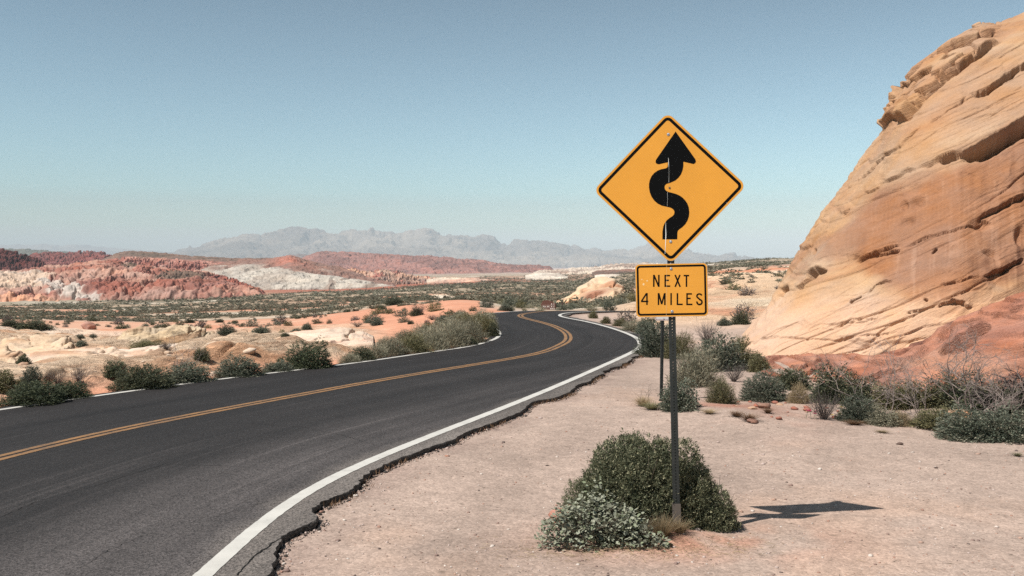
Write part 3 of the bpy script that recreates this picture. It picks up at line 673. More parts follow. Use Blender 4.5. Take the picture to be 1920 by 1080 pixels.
def dome_col(P, px, row, d):
    s, _ = strata(P, 0.48, 1, .6, 3.)
    n = fbm(P*np.array([.5, .5, 1.2]), 4, off=31.); lay = n2(s*2.4, s*0+1, 95)+.5*n2(s*7, s*0+2, 96)
    cr = srgb(206, 166, 124); c = mixc(np.tile(cr, (len(P), 1)), srgb(214, 180, 142), sm(-.2, .6, n))
    c = mixc(c, srgb(196, 150, 112), .6*sm(0, .8, lay))
    # varnished brown face
    lo = pinterp(px, [(1400, 520), (1500, 505), (1600, 500), (1700, 540), (1800, 560), (1900, 530), (2100, 480)])
    hi = pinterp(px, [(1400, 600), (1480, 470), (1560, 420), (1640, 360), (1720, 330), (1800, 300), (1930, 240), (2100, 180)])
    w = sm(-14, 22, row-hi+26*n)*sm(30, -30, row-lo+40*n); st = n2(px*.09+.6*n, row*.012, 97)+.6*n2(px*.25, row*.02, 98)
    br = mixc(np.tile(srgb(182, 127, 86), (len(P), 1)), srgb(154, 102, 66), sm(-.1, 1.1, .45*st+.9*n)*.7); br = mixc(br, srgb(208, 158, 122), sm(.25, 1., -.5*st-.7*n)*.5)
    w = w*(0.55+.45*sm(1500, 1640, px)); c = mixc(c, br, np.clip(w, 0, 1)*.95)
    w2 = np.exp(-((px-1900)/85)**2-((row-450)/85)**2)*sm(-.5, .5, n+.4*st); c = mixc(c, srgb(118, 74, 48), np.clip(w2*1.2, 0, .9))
    w3 = np.exp(-((px-1740)/60)**2-((row-230+.45*(px-1740))/22)**2); c = mixc(c, srgb(190, 134, 96), .6*w3*sm(-.6, .4, n))
    w4 = sm(1600, 1700, px)*sm(230, 330, row)*0; 
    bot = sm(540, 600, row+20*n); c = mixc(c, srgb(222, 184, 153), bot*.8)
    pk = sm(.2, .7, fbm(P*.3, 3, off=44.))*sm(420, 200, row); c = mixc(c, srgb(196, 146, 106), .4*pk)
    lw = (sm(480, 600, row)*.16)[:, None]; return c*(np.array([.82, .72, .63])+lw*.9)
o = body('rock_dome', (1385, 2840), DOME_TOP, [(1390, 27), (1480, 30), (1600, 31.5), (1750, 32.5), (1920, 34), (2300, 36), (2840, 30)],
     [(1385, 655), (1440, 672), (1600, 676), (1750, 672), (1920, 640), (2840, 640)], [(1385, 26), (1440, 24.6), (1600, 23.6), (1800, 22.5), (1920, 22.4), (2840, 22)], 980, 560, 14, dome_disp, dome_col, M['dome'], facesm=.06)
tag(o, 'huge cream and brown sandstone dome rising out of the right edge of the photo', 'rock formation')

def slab_disp(P, px, row, c, e):
    s, saw = strata(P, 0.34, 3.0, .22, 13.); s2, saw2 = strata(P, 0.32, 9.0, .15, 14.)
    d = partings(P, .38, 2.2, .08, .34, -.25, 13., .04, .25)+partings(P, .37, 6, .06, .15, -.2, 14., .022, .4)+0.09*fbm(P*.35, 3, off=15.)+0.02*fbm(P*1.4, 3, off=16.)+0.08*saw+0.07*saw2
    for l in (([(1760, 668), (1800, 640), (1830, 628), (1862, 617)], .12, 14, .4, 9), ([(1780, 664), (1800, 658), (1830, 640)], .08, 8, .25, 5),
              ([(1450, 706), (1500, 690), (1540, 676), (1572, 669)], .07, 10, .2, 5), ([(1620, 712), (1680, 693), (1700, 688)], .07, 10, .2, 4),
              ([(1770, 625), (1800, 612), (1850, 600)], .05, 8, .15, 3), ([(1860, 600), (1925, 575)], .06, 10, .15, 4), ([(1500, 705), (1530, 690), (1545, 686)], .1, 8, .3, 6)):
        d = d+ledge(px, row, l[0], lip=l[1], wl=l[2], dep=l[3], wd=l[4], wob=2)
    return d*e
def slab_col(P, px, row, d):
    s, _ = strata(P, 0.33, 1, .25, 13.); lay = n2(s*5, s*0+1, 101)+.6*n2(s*14, s*0+2, 102); n = fbm(P*.6, 4, off=18.)
    c = mixc(np.tile(srgb(206, 132, 96), (len(P), 1)), srgb(168, 98, 70), sm(-.5, .6, lay)); c = mixc(c, srgb(206, 148, 114), sm(.3, 1., n-.3*lay)*.6)
    return mixc(c, srgb(150, 84, 62), sm(1700, 1900, px)*sm(0, .8, fbm(P*.9, 3, off=19.))*.2)
o = body('rock_slab', (1425, 2840), [(1425, 682), (1440, 671), (1560, 668), (1620, 664), (1690, 650), (1760, 620), (1920, 552), (2200, 470), (2840, 520)],
     [(1425, 24.0), (1560, 23.4), (1760, 22.6), (1920, 21.8), (2840, 20)], [(1425, 700), (1500, 706), (1600, 730), (1700, 748), (1920, 775), (2840, 800)],
     [(1425, 20.8), (1500, 20.2), (1600, 18.4), (1700, 17.2), (1920, 15.8), (2840, 14)], 900, 170, 3, slab_disp, slab_col, M['slab'], round_=.15)
tag(o, 'low tilted red sandstone slab in front of the pale dome, behind the bushes', 'rock slab')

# pale outcrop beyond the bend
def out_disp(P, px, row, c, e):
    s, saw = strata(P, 0.28, .9, .5, 23.)
    d = .35*fbm(P*.25, 4, off=24.)+.22*saw+.10*fbm(P*1.1, 3, off=25.)
    for q in ((1070, 563, 3.0, 7, 1.0, .1), (1112, 556, 16, 5, .9, -.35), (1128, 551, 12, 4, .8, -.35), (1084, 548, 8, 3, .5, -.4), (1148, 537, 6, 3, .5, -.2), (1108, 534, 6, 2.5, .4, -.4)): d = d+pit(px, row, *q)
    return d*e
def out_col(P, px, row, d):
    n = fbm(P*.5, 4, off=26.); c = mixc(np.tile(srgb(226, 190, 146), (len(P), 1)), srgb(200, 142, 98), sm(-.1, .6, n))
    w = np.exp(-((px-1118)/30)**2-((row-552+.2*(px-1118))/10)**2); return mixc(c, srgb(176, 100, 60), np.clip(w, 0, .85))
o = body('rock_outcrop', (1032, 1215), [(1032, 566), (1045, 562), (1060, 556), (1080, 546), (1100, 535), (1115, 527), (1135, 526), (1150, 526), (1156, 533), (1170, 545), (1190, 556), (1215, 570)],
     [(1032, 96), (1120, 99), (1215, 96)], [(1032, 572), (1060, 576), (1110, 573), (1150, 566), (1215, 574)], [(1032, 92), (1215, 90)], 300, 150, 8, out_disp, out_col, M['outcrop'], round_=.3)
tag(o, 'pale hollowed sandstone outcrop beyond the bend, left of the plaque', 'rock outcrop')

# ledges on the left of the road
def ledge_rock(label, px0, px1, top, base, D0, D1, lines=(), pits=(), colA=(222, 186, 146), colB=(196, 146, 98), seed=0., amp=1.0, mslope=.1, freq=4.0, dark=None, back=3.0):
    def dsp(P, px, row, c, e):
        s, saw = strata(P, mslope, freq, .12, seed); s2, saw2 = strata(P, mslope, freq*2.7, .08, seed+1)
        taper = sm(px0, px0+(px1-px0)*.12, c)*sm(px1, px1-(px1-px0)*.12, c)
        d = partings(P, mslope, freq*.8, .12, .14, -.15, seed, .02, .8)+partings(P, mslope, freq*1.9, .08, .06, -.1, seed+1, .012, 1.1)+amp*(.12*fbm(P*.8, 3, off=seed+2)+.13*saw*sm(-.6, .2, fbm(P*1.1, 2, off=seed+5))+.05*saw2+.04*fbm(P*3, 3, off=seed+3))
        for l in lines: d = d+ledge(px, row, l[0], lip=l[1], wl=l[2], dep=l[3], wd=l[4], wob=1.2)
        for q in pits: d = d+pit(px, row, *q)
        return d*e*taper
    def cf(P, px, row, d):
        s, _ = strata(P, mslope, 1, .12, seed); n = n2(s*9, s*0+seed, 111)+.6*fbm(P*1.1, 3, off=seed+4)
        c = mixc(np.tile(srgb(*colA), (len(P), 1)), srgb(*colB), sm(-.2, .8, n))
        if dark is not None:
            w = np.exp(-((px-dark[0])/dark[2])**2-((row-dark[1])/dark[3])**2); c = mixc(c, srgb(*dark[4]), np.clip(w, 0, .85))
        return c
    o = body('rock_ledge', (px0, px1), top, [(px0, D1), (px1, D1)], base, [(px0, D0), (px1, D0)], int((px1-px0)*1.6), 120, back, dsp, cf, M['ledge'], round_=.55, baseZ=-.5, nback=12)
    tag(o, label, 'rock ledge', 'sandstone ledges left of the road'); return o
ledge_rock('low cream whaleback ledge with undercut right tip, by the left photo edge', -60, 150, [(-60, 652), (0, 644), (40, 634), (80, 631), (120, 634), (138, 642), (150, 655)],
    [(-60, 690), (0, 690), (60, 676), (90, 669), (130, 659), (150, 660)], 26, 31, lines=[([(62, 672), (90, 664), (115, 656), (142, 652)], .22, 8, .5, 6), ([(95, 650), (120, 646), (140, 644)], .08, 5, .15, 3)],
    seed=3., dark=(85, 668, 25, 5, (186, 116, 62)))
ledge_rock('yellowish thin-bedded ledge behind the dead twigs, left of the road', 218, 428, [(218, 634), (232, 626), (250, 621), (300, 619), (350, 618), (380, 624), (412, 634), (418, 645), (428, 655)],
    [(218, 648), (250, 652), (300, 654), (360, 655), (415, 655), (428, 660)], 29, 33.5, lines=[([(230, 637), (270, 630), (330, 628), (380, 634)], .08, 5, .16, 3), ([(240, 646), (290, 640), (350, 641)], .08, 5, .18, 3), ([(375, 632), (385, 642), (395, 647)], .14, 5, .4, 6)],
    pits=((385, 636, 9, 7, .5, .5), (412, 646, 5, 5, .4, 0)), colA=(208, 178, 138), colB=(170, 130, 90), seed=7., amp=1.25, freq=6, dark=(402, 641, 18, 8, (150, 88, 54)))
ledge_rock('rounded grey cream ledge tip between two roadside bushes', 385, 446, [(385, 668), (400, 660), (420, 657), (435, 659), (440, 665), (446, 675)],
    [(385, 690), (410, 690), (440, 684), (446, 684)], 23.5, 26, lines=[([(405, 664), (425, 662), (438, 670)], .1, 4, .3, 5)], seed=11., colA=(206, 176, 138), freq=6)
ledge_rock('broken orange blocks with hollows beside the big round bush', 455, 552, [(455, 672), (480, 655), (500, 648), (515, 652), (540, 662), (552, 675)],
    [(455, 690), (490, 694), (530, 692), (552, 690)], 22.8, 26, pits=((504, 674, 5, 11, .5, .5), (524, 676, 9, 5, .4, -.2), (486, 680, 4, 6, .4, 0), (492, 660, 7, 3, .3, -.4)), lines=[([(480, 668), (495, 661), (510, 660)], .12, 6, .3, 4)],
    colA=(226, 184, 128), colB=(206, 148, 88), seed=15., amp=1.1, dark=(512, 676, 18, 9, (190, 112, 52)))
ledge_rock('long pale pink rock shelf above the pale brush', 440, 700, [(440, 648), (500, 636), (560, 626), (600, 619), (640, 618), (680, 622), (700, 630)],
    [(440, 660), (500, 656), (560, 655), (620, 655), (680, 645), (700, 640)], 28, 34, lines=[([(470, 643), (530, 634), (580, 630)], .06, 6, .12, 3), ([(610, 648), (640, 640), (668, 632)], .08, 6, .2, 3)], seed=19., colA=(228, 196, 166), colB=(216, 164, 130), amp=.7)
ledge_rock('bedded tan shelf with dark partings at the left photo edge', -80, 60, [(-80, 668), (-20, 664), (10, 662), (35, 668), (50, 676), (60, 690)],
    [(-80, 705), (0, 712), (40, 705), (60, 700)], 22, 25, lines=[([(-20, 676), (10, 674), (30, 678)], .08, 5, .2, 3), ([(-20, 686), (10, 684), (38, 690)], .08, 5, .2, 3)], seed=23., colB=(190, 140, 98), freq=6)
ledge_rock('small pale boulder ledge low on the slope behind the leftmost bushes', -70, 75, [(-70, 735), (0, 735), (25, 722), (45, 718), (65, 722), (75, 735)],
    [(-70, 768), (0, 755), (50, 745), (75, 745)], 17.2, 18.6, seed=27., amp=.6, colA=(226, 186, 150), back=1.2)

ledge_rock('wide cream slab sloping to the bushes at the bottom left', 40, 245, [(40, 668), (100, 658), (160, 654), (245, 662)], [(40, 728), (150, 732), (245, 722)], 18.6, 25, seed=31., colA=(226, 190, 156), colB=(204, 156, 118), amp=.8, freq=5,
    lines=[([(50, 700), (100, 690), (150, 688), (200, 682)], .06, 5, .16, 3), ([(80, 716), (140, 708), (200, 706)], .05, 5, .14, 3)])
ledge_rock('wide pale slab behind the grey-green mound and the dead twigs', 185, 430, [(185, 662), (250, 654), (330, 652), (430, 662)], [(185, 712), (300, 708), (430, 700)], 20.4, 26.5, seed=35., colA=(230, 200, 172), colB=(212, 170, 136), amp=.7, freq=5,
    lines=[([(220, 690), (280, 680), (340, 682)], .06, 5, .16, 3), ([(300, 668), (360, 664), (400, 668)], .06, 5, .16, 3)])
ledge_rock('pinkish slab rising behind the round bush, under the long shelf', 405, 560, [(405, 656), (500, 647), (560, 644)], [(405, 690), (500, 686), (560, 678)], 23.5, 29, seed=39., colA=(232, 200, 170), colB=(214, 166, 130), amp=.7, freq=5,
    lines=[([(430, 672), (470, 664), (520, 662)], .06, 5, .16, 3)])

# ------------------------------------------------------------------ distant hills and mountains
def hill(name, cols, top, D, D0, base, cf, amp=(3, 1), nfreq=.02, rug=.5, nu=None, nv=110, round_=.35, back=150, seed=0., mat='hill', baseZ=-8, flute=0., lines=(), stre=(1, 1, 1), cutoff=None):
    def dsp(P, px, row, c, e):
        Q = P*nfreq*np.array(stre); n = fbm(Q, 5, .55, off=seed); rg = (1-np.abs(fbm(Q*2.1, 5, .55, off=seed+5)))
        d = amp[0]*n+amp[1]*(rg-.6)*2
        if flute:
            fl_ = np.abs(fbm(np.stack([P[:, 0]*nfreq*4, P[:, 1]*nfreq*2, P[:, 2]*nfreq*.7], 1), 4, .6, off=seed+9)); d = d+flute*(sm(.0, .35, fl_)-1)
        for l in lines: d = d+ledge(px, row, l[0], lip=l[1], wl=l[2], dep=l[3], wd=l[4], wob=1.0)
        return d*e*sm(cols[0], cols[0]+12, c)*sm(cols[1], cols[1]-12, c)
    nu = nu or int((cols[1]-cols[0])*1.3)
    o = body(name, cols, top, [(cols[0], D), (cols[1], D)], base, [(cols[0], D0), (cols[1], D0)], nu, nv, back, dsp, cf, M[mat], round_=round_, baseZ=baseZ, nback=14)
    return tag(o, kind='structure')
def two(a, b, k, fr=.03, seed=0., c3=None):
    def cf(P, px, row, d):
        n = fbm(P*fr, 5, .6, off=seed); c = mixc(np.tile(srgb(*a), (len(P), 1)), srgb(*b), sm(-k, k, n))
        if c3 is not None: c = mixc(c, srgb(*c3), sm(.25, .6, fbm(P*fr*1.7, 4, off=seed+3)))
        return c
    return cf
# far blue ranges
mtn = [(300, 484), (330, 476), (345, 470), (380, 462), (430, 453), (455, 448), (465, 447), (490, 450), (520, 442), (545, 436), (560, 434), (580, 438), (592, 436), (615, 440), (640, 440), (660, 436), (700, 433), (730, 434), (755, 440), (780, 435), (797, 432), (825, 436), (850, 441), (880, 447), (905, 449), (930, 455), (950, 459), (980, 457), (1010, 462), (1060, 466), (1100, 472), (1130, 476), (1180, 478), (1205, 470), (1235, 464), (1260, 468), (1290, 473), (1310, 479), (1350, 482), (1375, 480), (1390, 484), (1420, 487), (1480, 490), (1540, 495)]
hill('mountains', (290, 1540), mtn, 14000, 11500, [(290, 500), (1540, 500)], two((120, 105, 90), (150, 132, 112), .5, .0006), amp=(60, 75), nfreq=.0011, nu=1500, nv=120, round_=.1, back=2500, seed=51., mat='mount', baseZ=-60)
hill('mountains', (-700, 450), [(-700, 470), (-300, 462), (0, 461), (40, 459), (75, 456), (130, 461), (200, 466), (260, 472), (320, 476), (400, 483), (450, 490)], 21000, 18500, [(-700, 500), (450, 500)], two((120, 105, 90), (150, 132, 112), .5, .0006), amp=(60, 45), nfreq=.0009, nu=700, nv=60, round_=.1, back=2000, seed=61., mat='mount', baseZ=-60)
hill('mountains', (520, 620), [(520, 488), (540, 483), (560, 479), (580, 478), (600, 482), (620, 490)], 6500, 6000, [(520, 500), (620, 500)], two((130, 105, 95), (150, 120, 105), .5, .002), amp=(14, 12), nfreq=.004, nu=220, nv=50, round_=.1, back=700, seed=63., mat='mount', baseZ=-30)
# red country
hill('hills', (-500, 175), [(-500, 474), (-200, 471), (0, 469), (60, 470), (90, 474), (130, 475), (175, 484)], 4000, 3600, [(-500, 492), (175, 492)], two((90, 95, 85), (120, 115, 100), .4, .01), amp=(6, 8), nfreq=.008, seed=65., nv=60, baseZ=-20, back=500)
hill('hills', (50, 265), [(50, 482), (75, 478), (100, 476), (125, 476), (150, 473), (175, 474), (195, 476), (212, 484), (235, 495), (265, 503)], 1700, 1500, [(50, 508), (265, 510)], two((150, 84, 74), (118, 62, 56), .5, .03, 66.), amp=(3, 6), nfreq=.03, seed=67., flute=6., back=200)
def dark_cf(P, px, row, d):
    n = fbm(P*.06, 4, off=68.); return mixc(np.tile(srgb(112, 56, 48), (len(P), 1)), srgb(74, 38, 36), sm(-.3, .4, n))
hill('hills', (-400, 98), [(-400, 474), (-150, 468), (-60, 474), (0, 469), (12, 468), (22, 473), (35, 476), (48, 480), (62, 487), (78, 493), (98, 504)], 1050, 960, [(-400, 516), (0, 512), (98, 512)], dark_cf, amp=(3, 4), nfreq=.05, seed=69., flute=9., back=120, nu=700)
def mesa_cf(P, px, row, d):
    n = fbm(P*.05, 4, off=71.); top = pinterp(px, [(190, 489), (235, 481), (300, 485), (400, 492), (470, 495), (540, 494)]); br = mixc(np.tile(srgb(134, 102, 84), (len(P), 1)), srgb(112, 90, 72), sm(-.3, .4, n))
    rd = mixc(np.tile(srgb(178, 104, 82), (len(P), 1)), srgb(206, 146, 122), sm(-.1, .6, n)); return mixc(br, rd, sm(-1.5, 2, row-top+2*n))
hill('hills', (180, 560), [(180, 496), (205, 482), (220, 474), (235, 471), (265, 472), (300, 475), (350, 479), (400, 483), (440, 486), (470, 487), (500, 485), (560, 492)], 1350, 1180, [(180, 512), (300, 514), (560, 520)], mesa_cf, amp=(1.5, 2), nfreq=.03, seed=72., flute=0., back=200,
     lines=[([(200, 484), (235, 482), (300, 487), (400, 493), (480, 496)], 0, 6, 9, 9)], round_=.2)
def cliff_cf(P, px, row, d):
    n = fbm(P*.05, 4, off=73.); return mixc(np.tile(srgb(178, 104, 82), (len(P), 1)), srgb(208, 150, 126), sm(-.1, .6, n+.1*d))
hill('hills', (200, 420), [(200, 490), (215, 486), (235, 484), (270, 486), (300, 488), (340, 489), (380, 492), (420, 498)], 1220, 1180, [(200, 508), (320, 514), (420, 512)], cliff_cf, amp=(2, 3), nfreq=.04, seed=74., flute=9., back=60, nu=520)
def front_cf(P, px, row, d):
    n = fbm(P*.035, 5, .6, off=75.); n_ = fbm(P*.12, 4, off=76.)
    c = mixc(np.tile(srgb(168, 100, 78), (len(P), 1)), srgb(196, 144, 118), sm(-.3, .5, n))
    c = mixc(c, srgb(164, 88, 64), sm(.2, .8, np.exp(-((px-200)/62)**2-((row-547+.1*(200-px))/14)**2)+.3*n)+0.6*np.exp(-((px-300)/40)**2-((row-550)/10)**2))
    c = mixc(c, srgb(214, 180, 150), sm(.25, .5, np.exp(-((px-20)/75)**2-((row-530)/16)**2)+.25*n))
    c = mixc(c, srgb(206, 186, 168), sm(.35, .8, np.exp(-((px-125)/60)**2-((row-548-.25*(px-125))/12)**2)+.55*n_))
    c = mixc(c, srgb(214, 152, 116), sm(.4, .6, np.exp(-((px-50)/90)**2-((row-566)/8)**2)+.2*n_))
    br = np.exp(-((px-340)/55)**2-((row-525)/10)**2)+np.exp(-((px-245)/22)**2-((row-506)/6)**2); return mixc(c, srgb(124, 96, 76), sm(.35, .6, br+.2*n_))
hill('hills', (-500, 495), [(-500, 520), (-200, 516), (0, 513), (60, 511), (95, 508), (130, 503), (170, 498), (205, 496), (240, 501), (262, 503), (290, 508), (330, 512), (370, 514), (400, 522), (430, 532), (460, 541), (495, 550)], 760, 470, [(-500, 574), (0, 572), (100, 571), (200, 569), (300, 562), (400, 556), (495, 556)], front_cf,
     amp=(3., 5.2), nfreq=.024, seed=77., flute=1.6, nu=1300, nv=300, round_=.25, back=80,
     lines=[([(-60, 575), (0, 566), (40, 556), (80, 543), (84, 534)], 1.5, 5, 7, 3), ([(95, 537), (160, 521), (235, 512)], 1.5, 4, 6, 3), ([(235, 547), (300, 532), (365, 529)], 1.5, 4, 7, 3), ([(170, 572), (240, 557), (330, 547), (410, 549)], 1.5, 4, 7, 3), ([(10, 541), (90, 531), (125, 516)], 1, 4, 5, 2.5), ([(330, 540), (380, 533), (430, 540)], 1.5, 4, 6, 3), ([(200, 530), (240, 522), (262, 520)], 1.5, 4, 6, 3), ([(120, 565), (150, 552), (175, 545)], 1, 4, 6, 2.5), ([(165, 560), (200, 568), (235, 562), (242, 552)], 1.5, 6, 4, 3), ([(300, 568), (340, 556), (350, 545)], 1.5, 6, 3, 3)])
hill('hills', (238, 292), [(238, 530), (247, 512), (256, 500), (264, 496), (272, 500), (280, 512), (292, 530)], 640, 620, [(238, 534), (265, 536), (292, 534)], two((190, 118, 94), (150, 86, 68), .4, .08, 78.), amp=(1, 1.6), nfreq=.09, seed=79., flute=2.5, back=20, nu=160, nv=110, baseZ=-4)
def white_cf(P, px, row, d):
    n = fbm(P*.04, 4, off=81.); s = n2((px+2.3*row)*.055+1.2*n, row*.012, 115)
    c = mixc(np.tile(srgb(194, 180, 162), (len(P), 1)), srgb(160, 138, 120), sm(-.1, .8, s)); tl = pinterp(px, [(370, 506), (420, 500), (460, 498), (520, 500), (560, 510), (620, 515), (680, 528), (730, 540)])
    rd = mixc(np.tile(srgb(150, 108, 90), (len(P), 1)), srgb(186, 112, 88), np.clip(np.exp(-((px-545)/32)**2), 0, 1)*sm(-.4, .4, n)); return mixc(c, rd, sm(3, -3, row-tl+5*n))
hill('hills', (370, 745), [(370, 508), (400, 498), (440, 492), (480, 489), (510, 485), (530, 482), (545, 480), (560, 484), (580, 490), (605, 497), (635, 505), (665, 514), (700, 524), (745, 534)], 1010, 820, [(370, 545), (500, 543), (620, 541), (745, 538)], white_cf, amp=(2, 2.5), nfreq=.03, seed=82., flute=0, nu=700, nv=180, back=120)
hill('hills', (355, 500), [(355, 540), (372, 530), (388, 523), (403, 517), (420, 520), (438, 526), (460, 535), (480, 543), (500, 550)], 660, 610, [(355, 556), (500, 553)], two((186, 104, 80), (140, 78, 62), .4, .07, 83.), amp=(1.2, 2), nfreq=.06, seed=84., flute=3, back=30, nu=300, baseZ=-4)
hill('hills', (545, 1040), [(545, 497), (575, 486), (598, 477), (620, 476), (680, 478), (720, 479), (760, 481), (800, 483), (840, 486), (870, 490), (900, 492), (940, 497), (980, 500), (1040, 506)], 2700, 2100, [(545, 520), (700, 522), (850, 520), (1040, 512)], two((142, 96, 84), (170, 114, 98), .4, .012, 85.), amp=(7, 6), nfreq=.010, seed=86., flute=2.5, back=400, nu=900, nv=160, baseZ=-15)
hill('hills', (608, 842), [(608, 524), (630, 513), (648, 506), (662, 506), (680, 512), (700, 510), (718, 507), (735, 512), (752, 511), (775, 520), (800, 522), (842, 528)], 1020, 940, [(608, 536), (740, 534), (842, 530)], two((208, 158, 126), (150, 118, 102), .4, .05, 87., (190, 104, 78)), amp=(2, 3), nfreq=.05, seed=88., flute=5, back=60, nu=400)
hill('hills', (800, 935), [(800, 524), (830, 521), (870, 522), (900, 523), (935, 526)], 930, 900, [(800, 530), (935, 529)], two((222, 196, 166), (214, 160, 128), .4, .05, 89.), amp=(.8, 1), nfreq=.05, seed=90., back=30, nu=200, nv=40, baseZ=-3)
hill('hills', (985, 1065), [(985, 516), (1000, 513), (1020, 512), (1045, 514), (1065, 518)], 900, 850, [(985, 521), (1065, 523)], two((226, 208, 184), (206, 184, 160), .4, .05, 91.), amp=(.8, 1), nfreq=.05, seed=92., back=30, nu=150, nv=40, baseZ=-3)
hill('hills', (1000, 1330), [(1000, 510), (1040, 508), (1075, 504), (1110, 502), (1140, 498), (1165, 495), (1195, 495), (1250, 496), (1290, 499), (1330, 504)], 1500, 1350, [(1000, 514), (1330, 512)], two((214, 192, 168), (170, 142, 122), .4, .03, 93.), amp=(1.5, 3), nfreq=.04, seed=94., flute=2, back=100, nu=420, baseZ=-6)
hill('hills', (1110, 1330), [(1110, 510), (1140, 508), (1180, 507), (1250, 508), (1330, 512)], 1000, 940, [(1110, 517), (1330, 517)], two((118, 92, 76), (150, 104, 84), .4, .05, 95.), amp=(1, 1.5), nfreq=.05, seed=96., back=60, nu=300, nv=50, baseZ=-4)
hill('hills', (1115, 1215), [(1115, 516), (1140, 514), (1170, 515), (1215, 517)], 640, 610, [(1115, 522), (1215, 523)], two((226, 208, 184), (206, 184, 160), .4, .05, 97.), amp=(.5, .6), nfreq=.06, seed=98., back=20, nu=150, nv=40, baseZ=-3)
ob = hill('hills', (790, 880), [(790, 560), (805, 556), (818, 553), (835, 553), (850, 558), (880, 566)], 150, 146, [(790, 566), (835, 568), (880, 568)], two((226, 206, 178), (210, 176, 140), .4, .5, 99.), amp=(.15, .25), nfreq=.6, seed=100., back=4, nu=150, nv=50, baseZ=-1)

# ------------------------------------------------------------------ plants
def blades(P, D, L, Wd, rn):
    """diamond leaf at P along D with length L, width Wd"""
    n = len(P); D = D/np.maximum(np.linalg.norm(D, axis=1, keepdims=True), 1e-9)
    r_ = rn.normal(size=(n, 3)); s = np.cross(D, r_); s /= np.maximum(np.linalg.norm(s, axis=1, keepdims=True), 1e-9)
    L = np.asarray(L).reshape(-1, 1); Wd = np.asarray(Wd).reshape(-1, 1)
    V = np.stack([P, P+D*L*.45+s*Wd/2, P+D*L, P+D*L*.45-s*Wd/2], 1).reshape(-1, 3)
    f = np.arange(n)[:, None]*4+np.array([0, 1, 2, 3])[None, :]
    return V, f, np.repeat(rn.random(n), 4)
def tubes(paths, sides=4):
    VV, FF, o = [], [], 0
    for p, rd in paths:
        p = np.asarray(p, float); rd = np.asarray(rd, float); k = len(p)
        t = np.gradient(p, axis=0); t /= np.maximum(np.linalg.norm(t, axis=1, keepdims=True), 1e-9)
        up = np.array([0.3, 0.9, 0.2]); a = np.cross(t, up); a /= np.maximum(np.linalg.norm(a, axis=1, keepdims=True), 1e-9); b = np.cross(t, a)
        th = np.arange(sides)/sides*2*math.pi
        ring = p[:, None, :]+rd[:, None, None]*(np.cos(th)[None, :, None]*a[:, None, :]+np.sin(th)[None, :, None]*b[:, None, :])
        VV.append(ring.reshape(-1, 3))
        i = np.arange(k-1)[:, None]*sides; j = np.arange(sides)[None, :]; j2 = (j+1) % sides
        FF.append(np.stack([i+j, i+j2, i+j2+sides, i+j+sides], -1).reshape(-1, 4)+o); o += k*sides
    return np.vstack(VV), np.vstack(FF)
def lump(dirs, seed, k=.25, fr=1.6):
    return 1+k*fbm(dirs*fr+seed, 3)
def shrub_leaves(seed, nspr, nleaf, L, Wd, spr, upw=.5, shell=.35, squash=1.0, flat_=0.0, k=.25, tuft=False, open_=0.0):
    """unit shrub: radius 0.5, height 1; sprigs through the outer shell of a lumpy mound"""
    rn = np.random.default_rng(seed)
    u = rn.random(nspr); ph = rn.random(nspr)*2*math.pi; cz = u**1.25; sz = np.sqrt(1-cz*cz)
    d = np.stack([sz*np.cos(ph), sz*np.sin(ph), cz], 1)
    r_ = lump(d, seed*1.7, k)*(1-shell*rn.random(nspr)**1.5)
    inner = rn.random(nspr) < .22; r_ = np.where(inner, r_*(.35+.5*rn.random(nspr)), r_)
    base = d*r_[:, None]*np.array([.5, .5, .92])
    if tuft: base = d*rn.random((nspr, 1))*np.array([.12, .12, .05])
    dirs = d*np.array([1, 1, .8])+np.array([0, 0, upw])+rn.normal(size=(nspr, 3))*.28
    dirs /= np.linalg.norm(dirs, axis=1, keepdims=True)
    if tuft:
        dirs = np.stack([d[:, 0]*.75, d[:, 1]*.75, .35+d[:, 2]], 1); dirs /= np.linalg.norm(dirs, axis=1, keepdims=True)
    t = np.tile(np.linspace(0, 1, nleaf), nspr)[:, None]; B = np.repeat(base, nleaf, 0); Dd = np.repeat(dirs, nleaf, 0)
    ln = spr*(0.5+rn.random(nspr)); P = B+Dd*(t-.6)*np.repeat(ln, nleaf)[:, None]+rn.normal(size=B.shape)*spr*.12
    LD = Dd+rn.normal(size=B.shape)*.55
    P[:, 2] = np.maximum(P[:, 2], 0.005)
    return blades(P, LD, L*(.6+.8*rn.random(len(P))), Wd*(.6+.8*rn.random(len(P))), rn)
def tuft_blades(seed, n, w, spread=.5, droop=.25, segs=3):
    rn = np.random.default_rng(seed); ph = rn.random(n)*2*math.pi; sp = spread*rn.random(n)**.7; h = .55+.45*rn.random(n)
    b = np.stack([.09*np.cos(ph)*rn.random(n), .09*np.sin(ph)*rn.random(n), np.zeros(n)], 1)
    V = []; tt = np.linspace(0, 1, segs+1); sd = np.stack([-np.sin(ph+.5*rn.normal(size=n)), np.cos(ph), np.zeros(n)], 1)
    for t in tt:
        c = b+np.stack([np.cos(ph)*sp*(t+droop*t*t), np.sin(ph)*sp*(t+droop*t*t), h*(t-droop*.5*t*t*sp*2)], 1); ww = w*(1-t*.85)
        V.append(np.stack([c-sd*ww/2, c+sd*ww/2], 1))
    V = np.stack(V, 1).reshape(n, -1, 3); k = V.shape[1]
    f = []
    for i in range(segs): f.append(np.array([2*i, 2*i+1, 2*i+3, 2*i+2]))
    f = (np.arange(n)[:, None, None]*k+np.array(f)[None]).reshape(-1, 4)
    return V.reshape(-1, 3), f, np.repeat(rn.random(n), k)
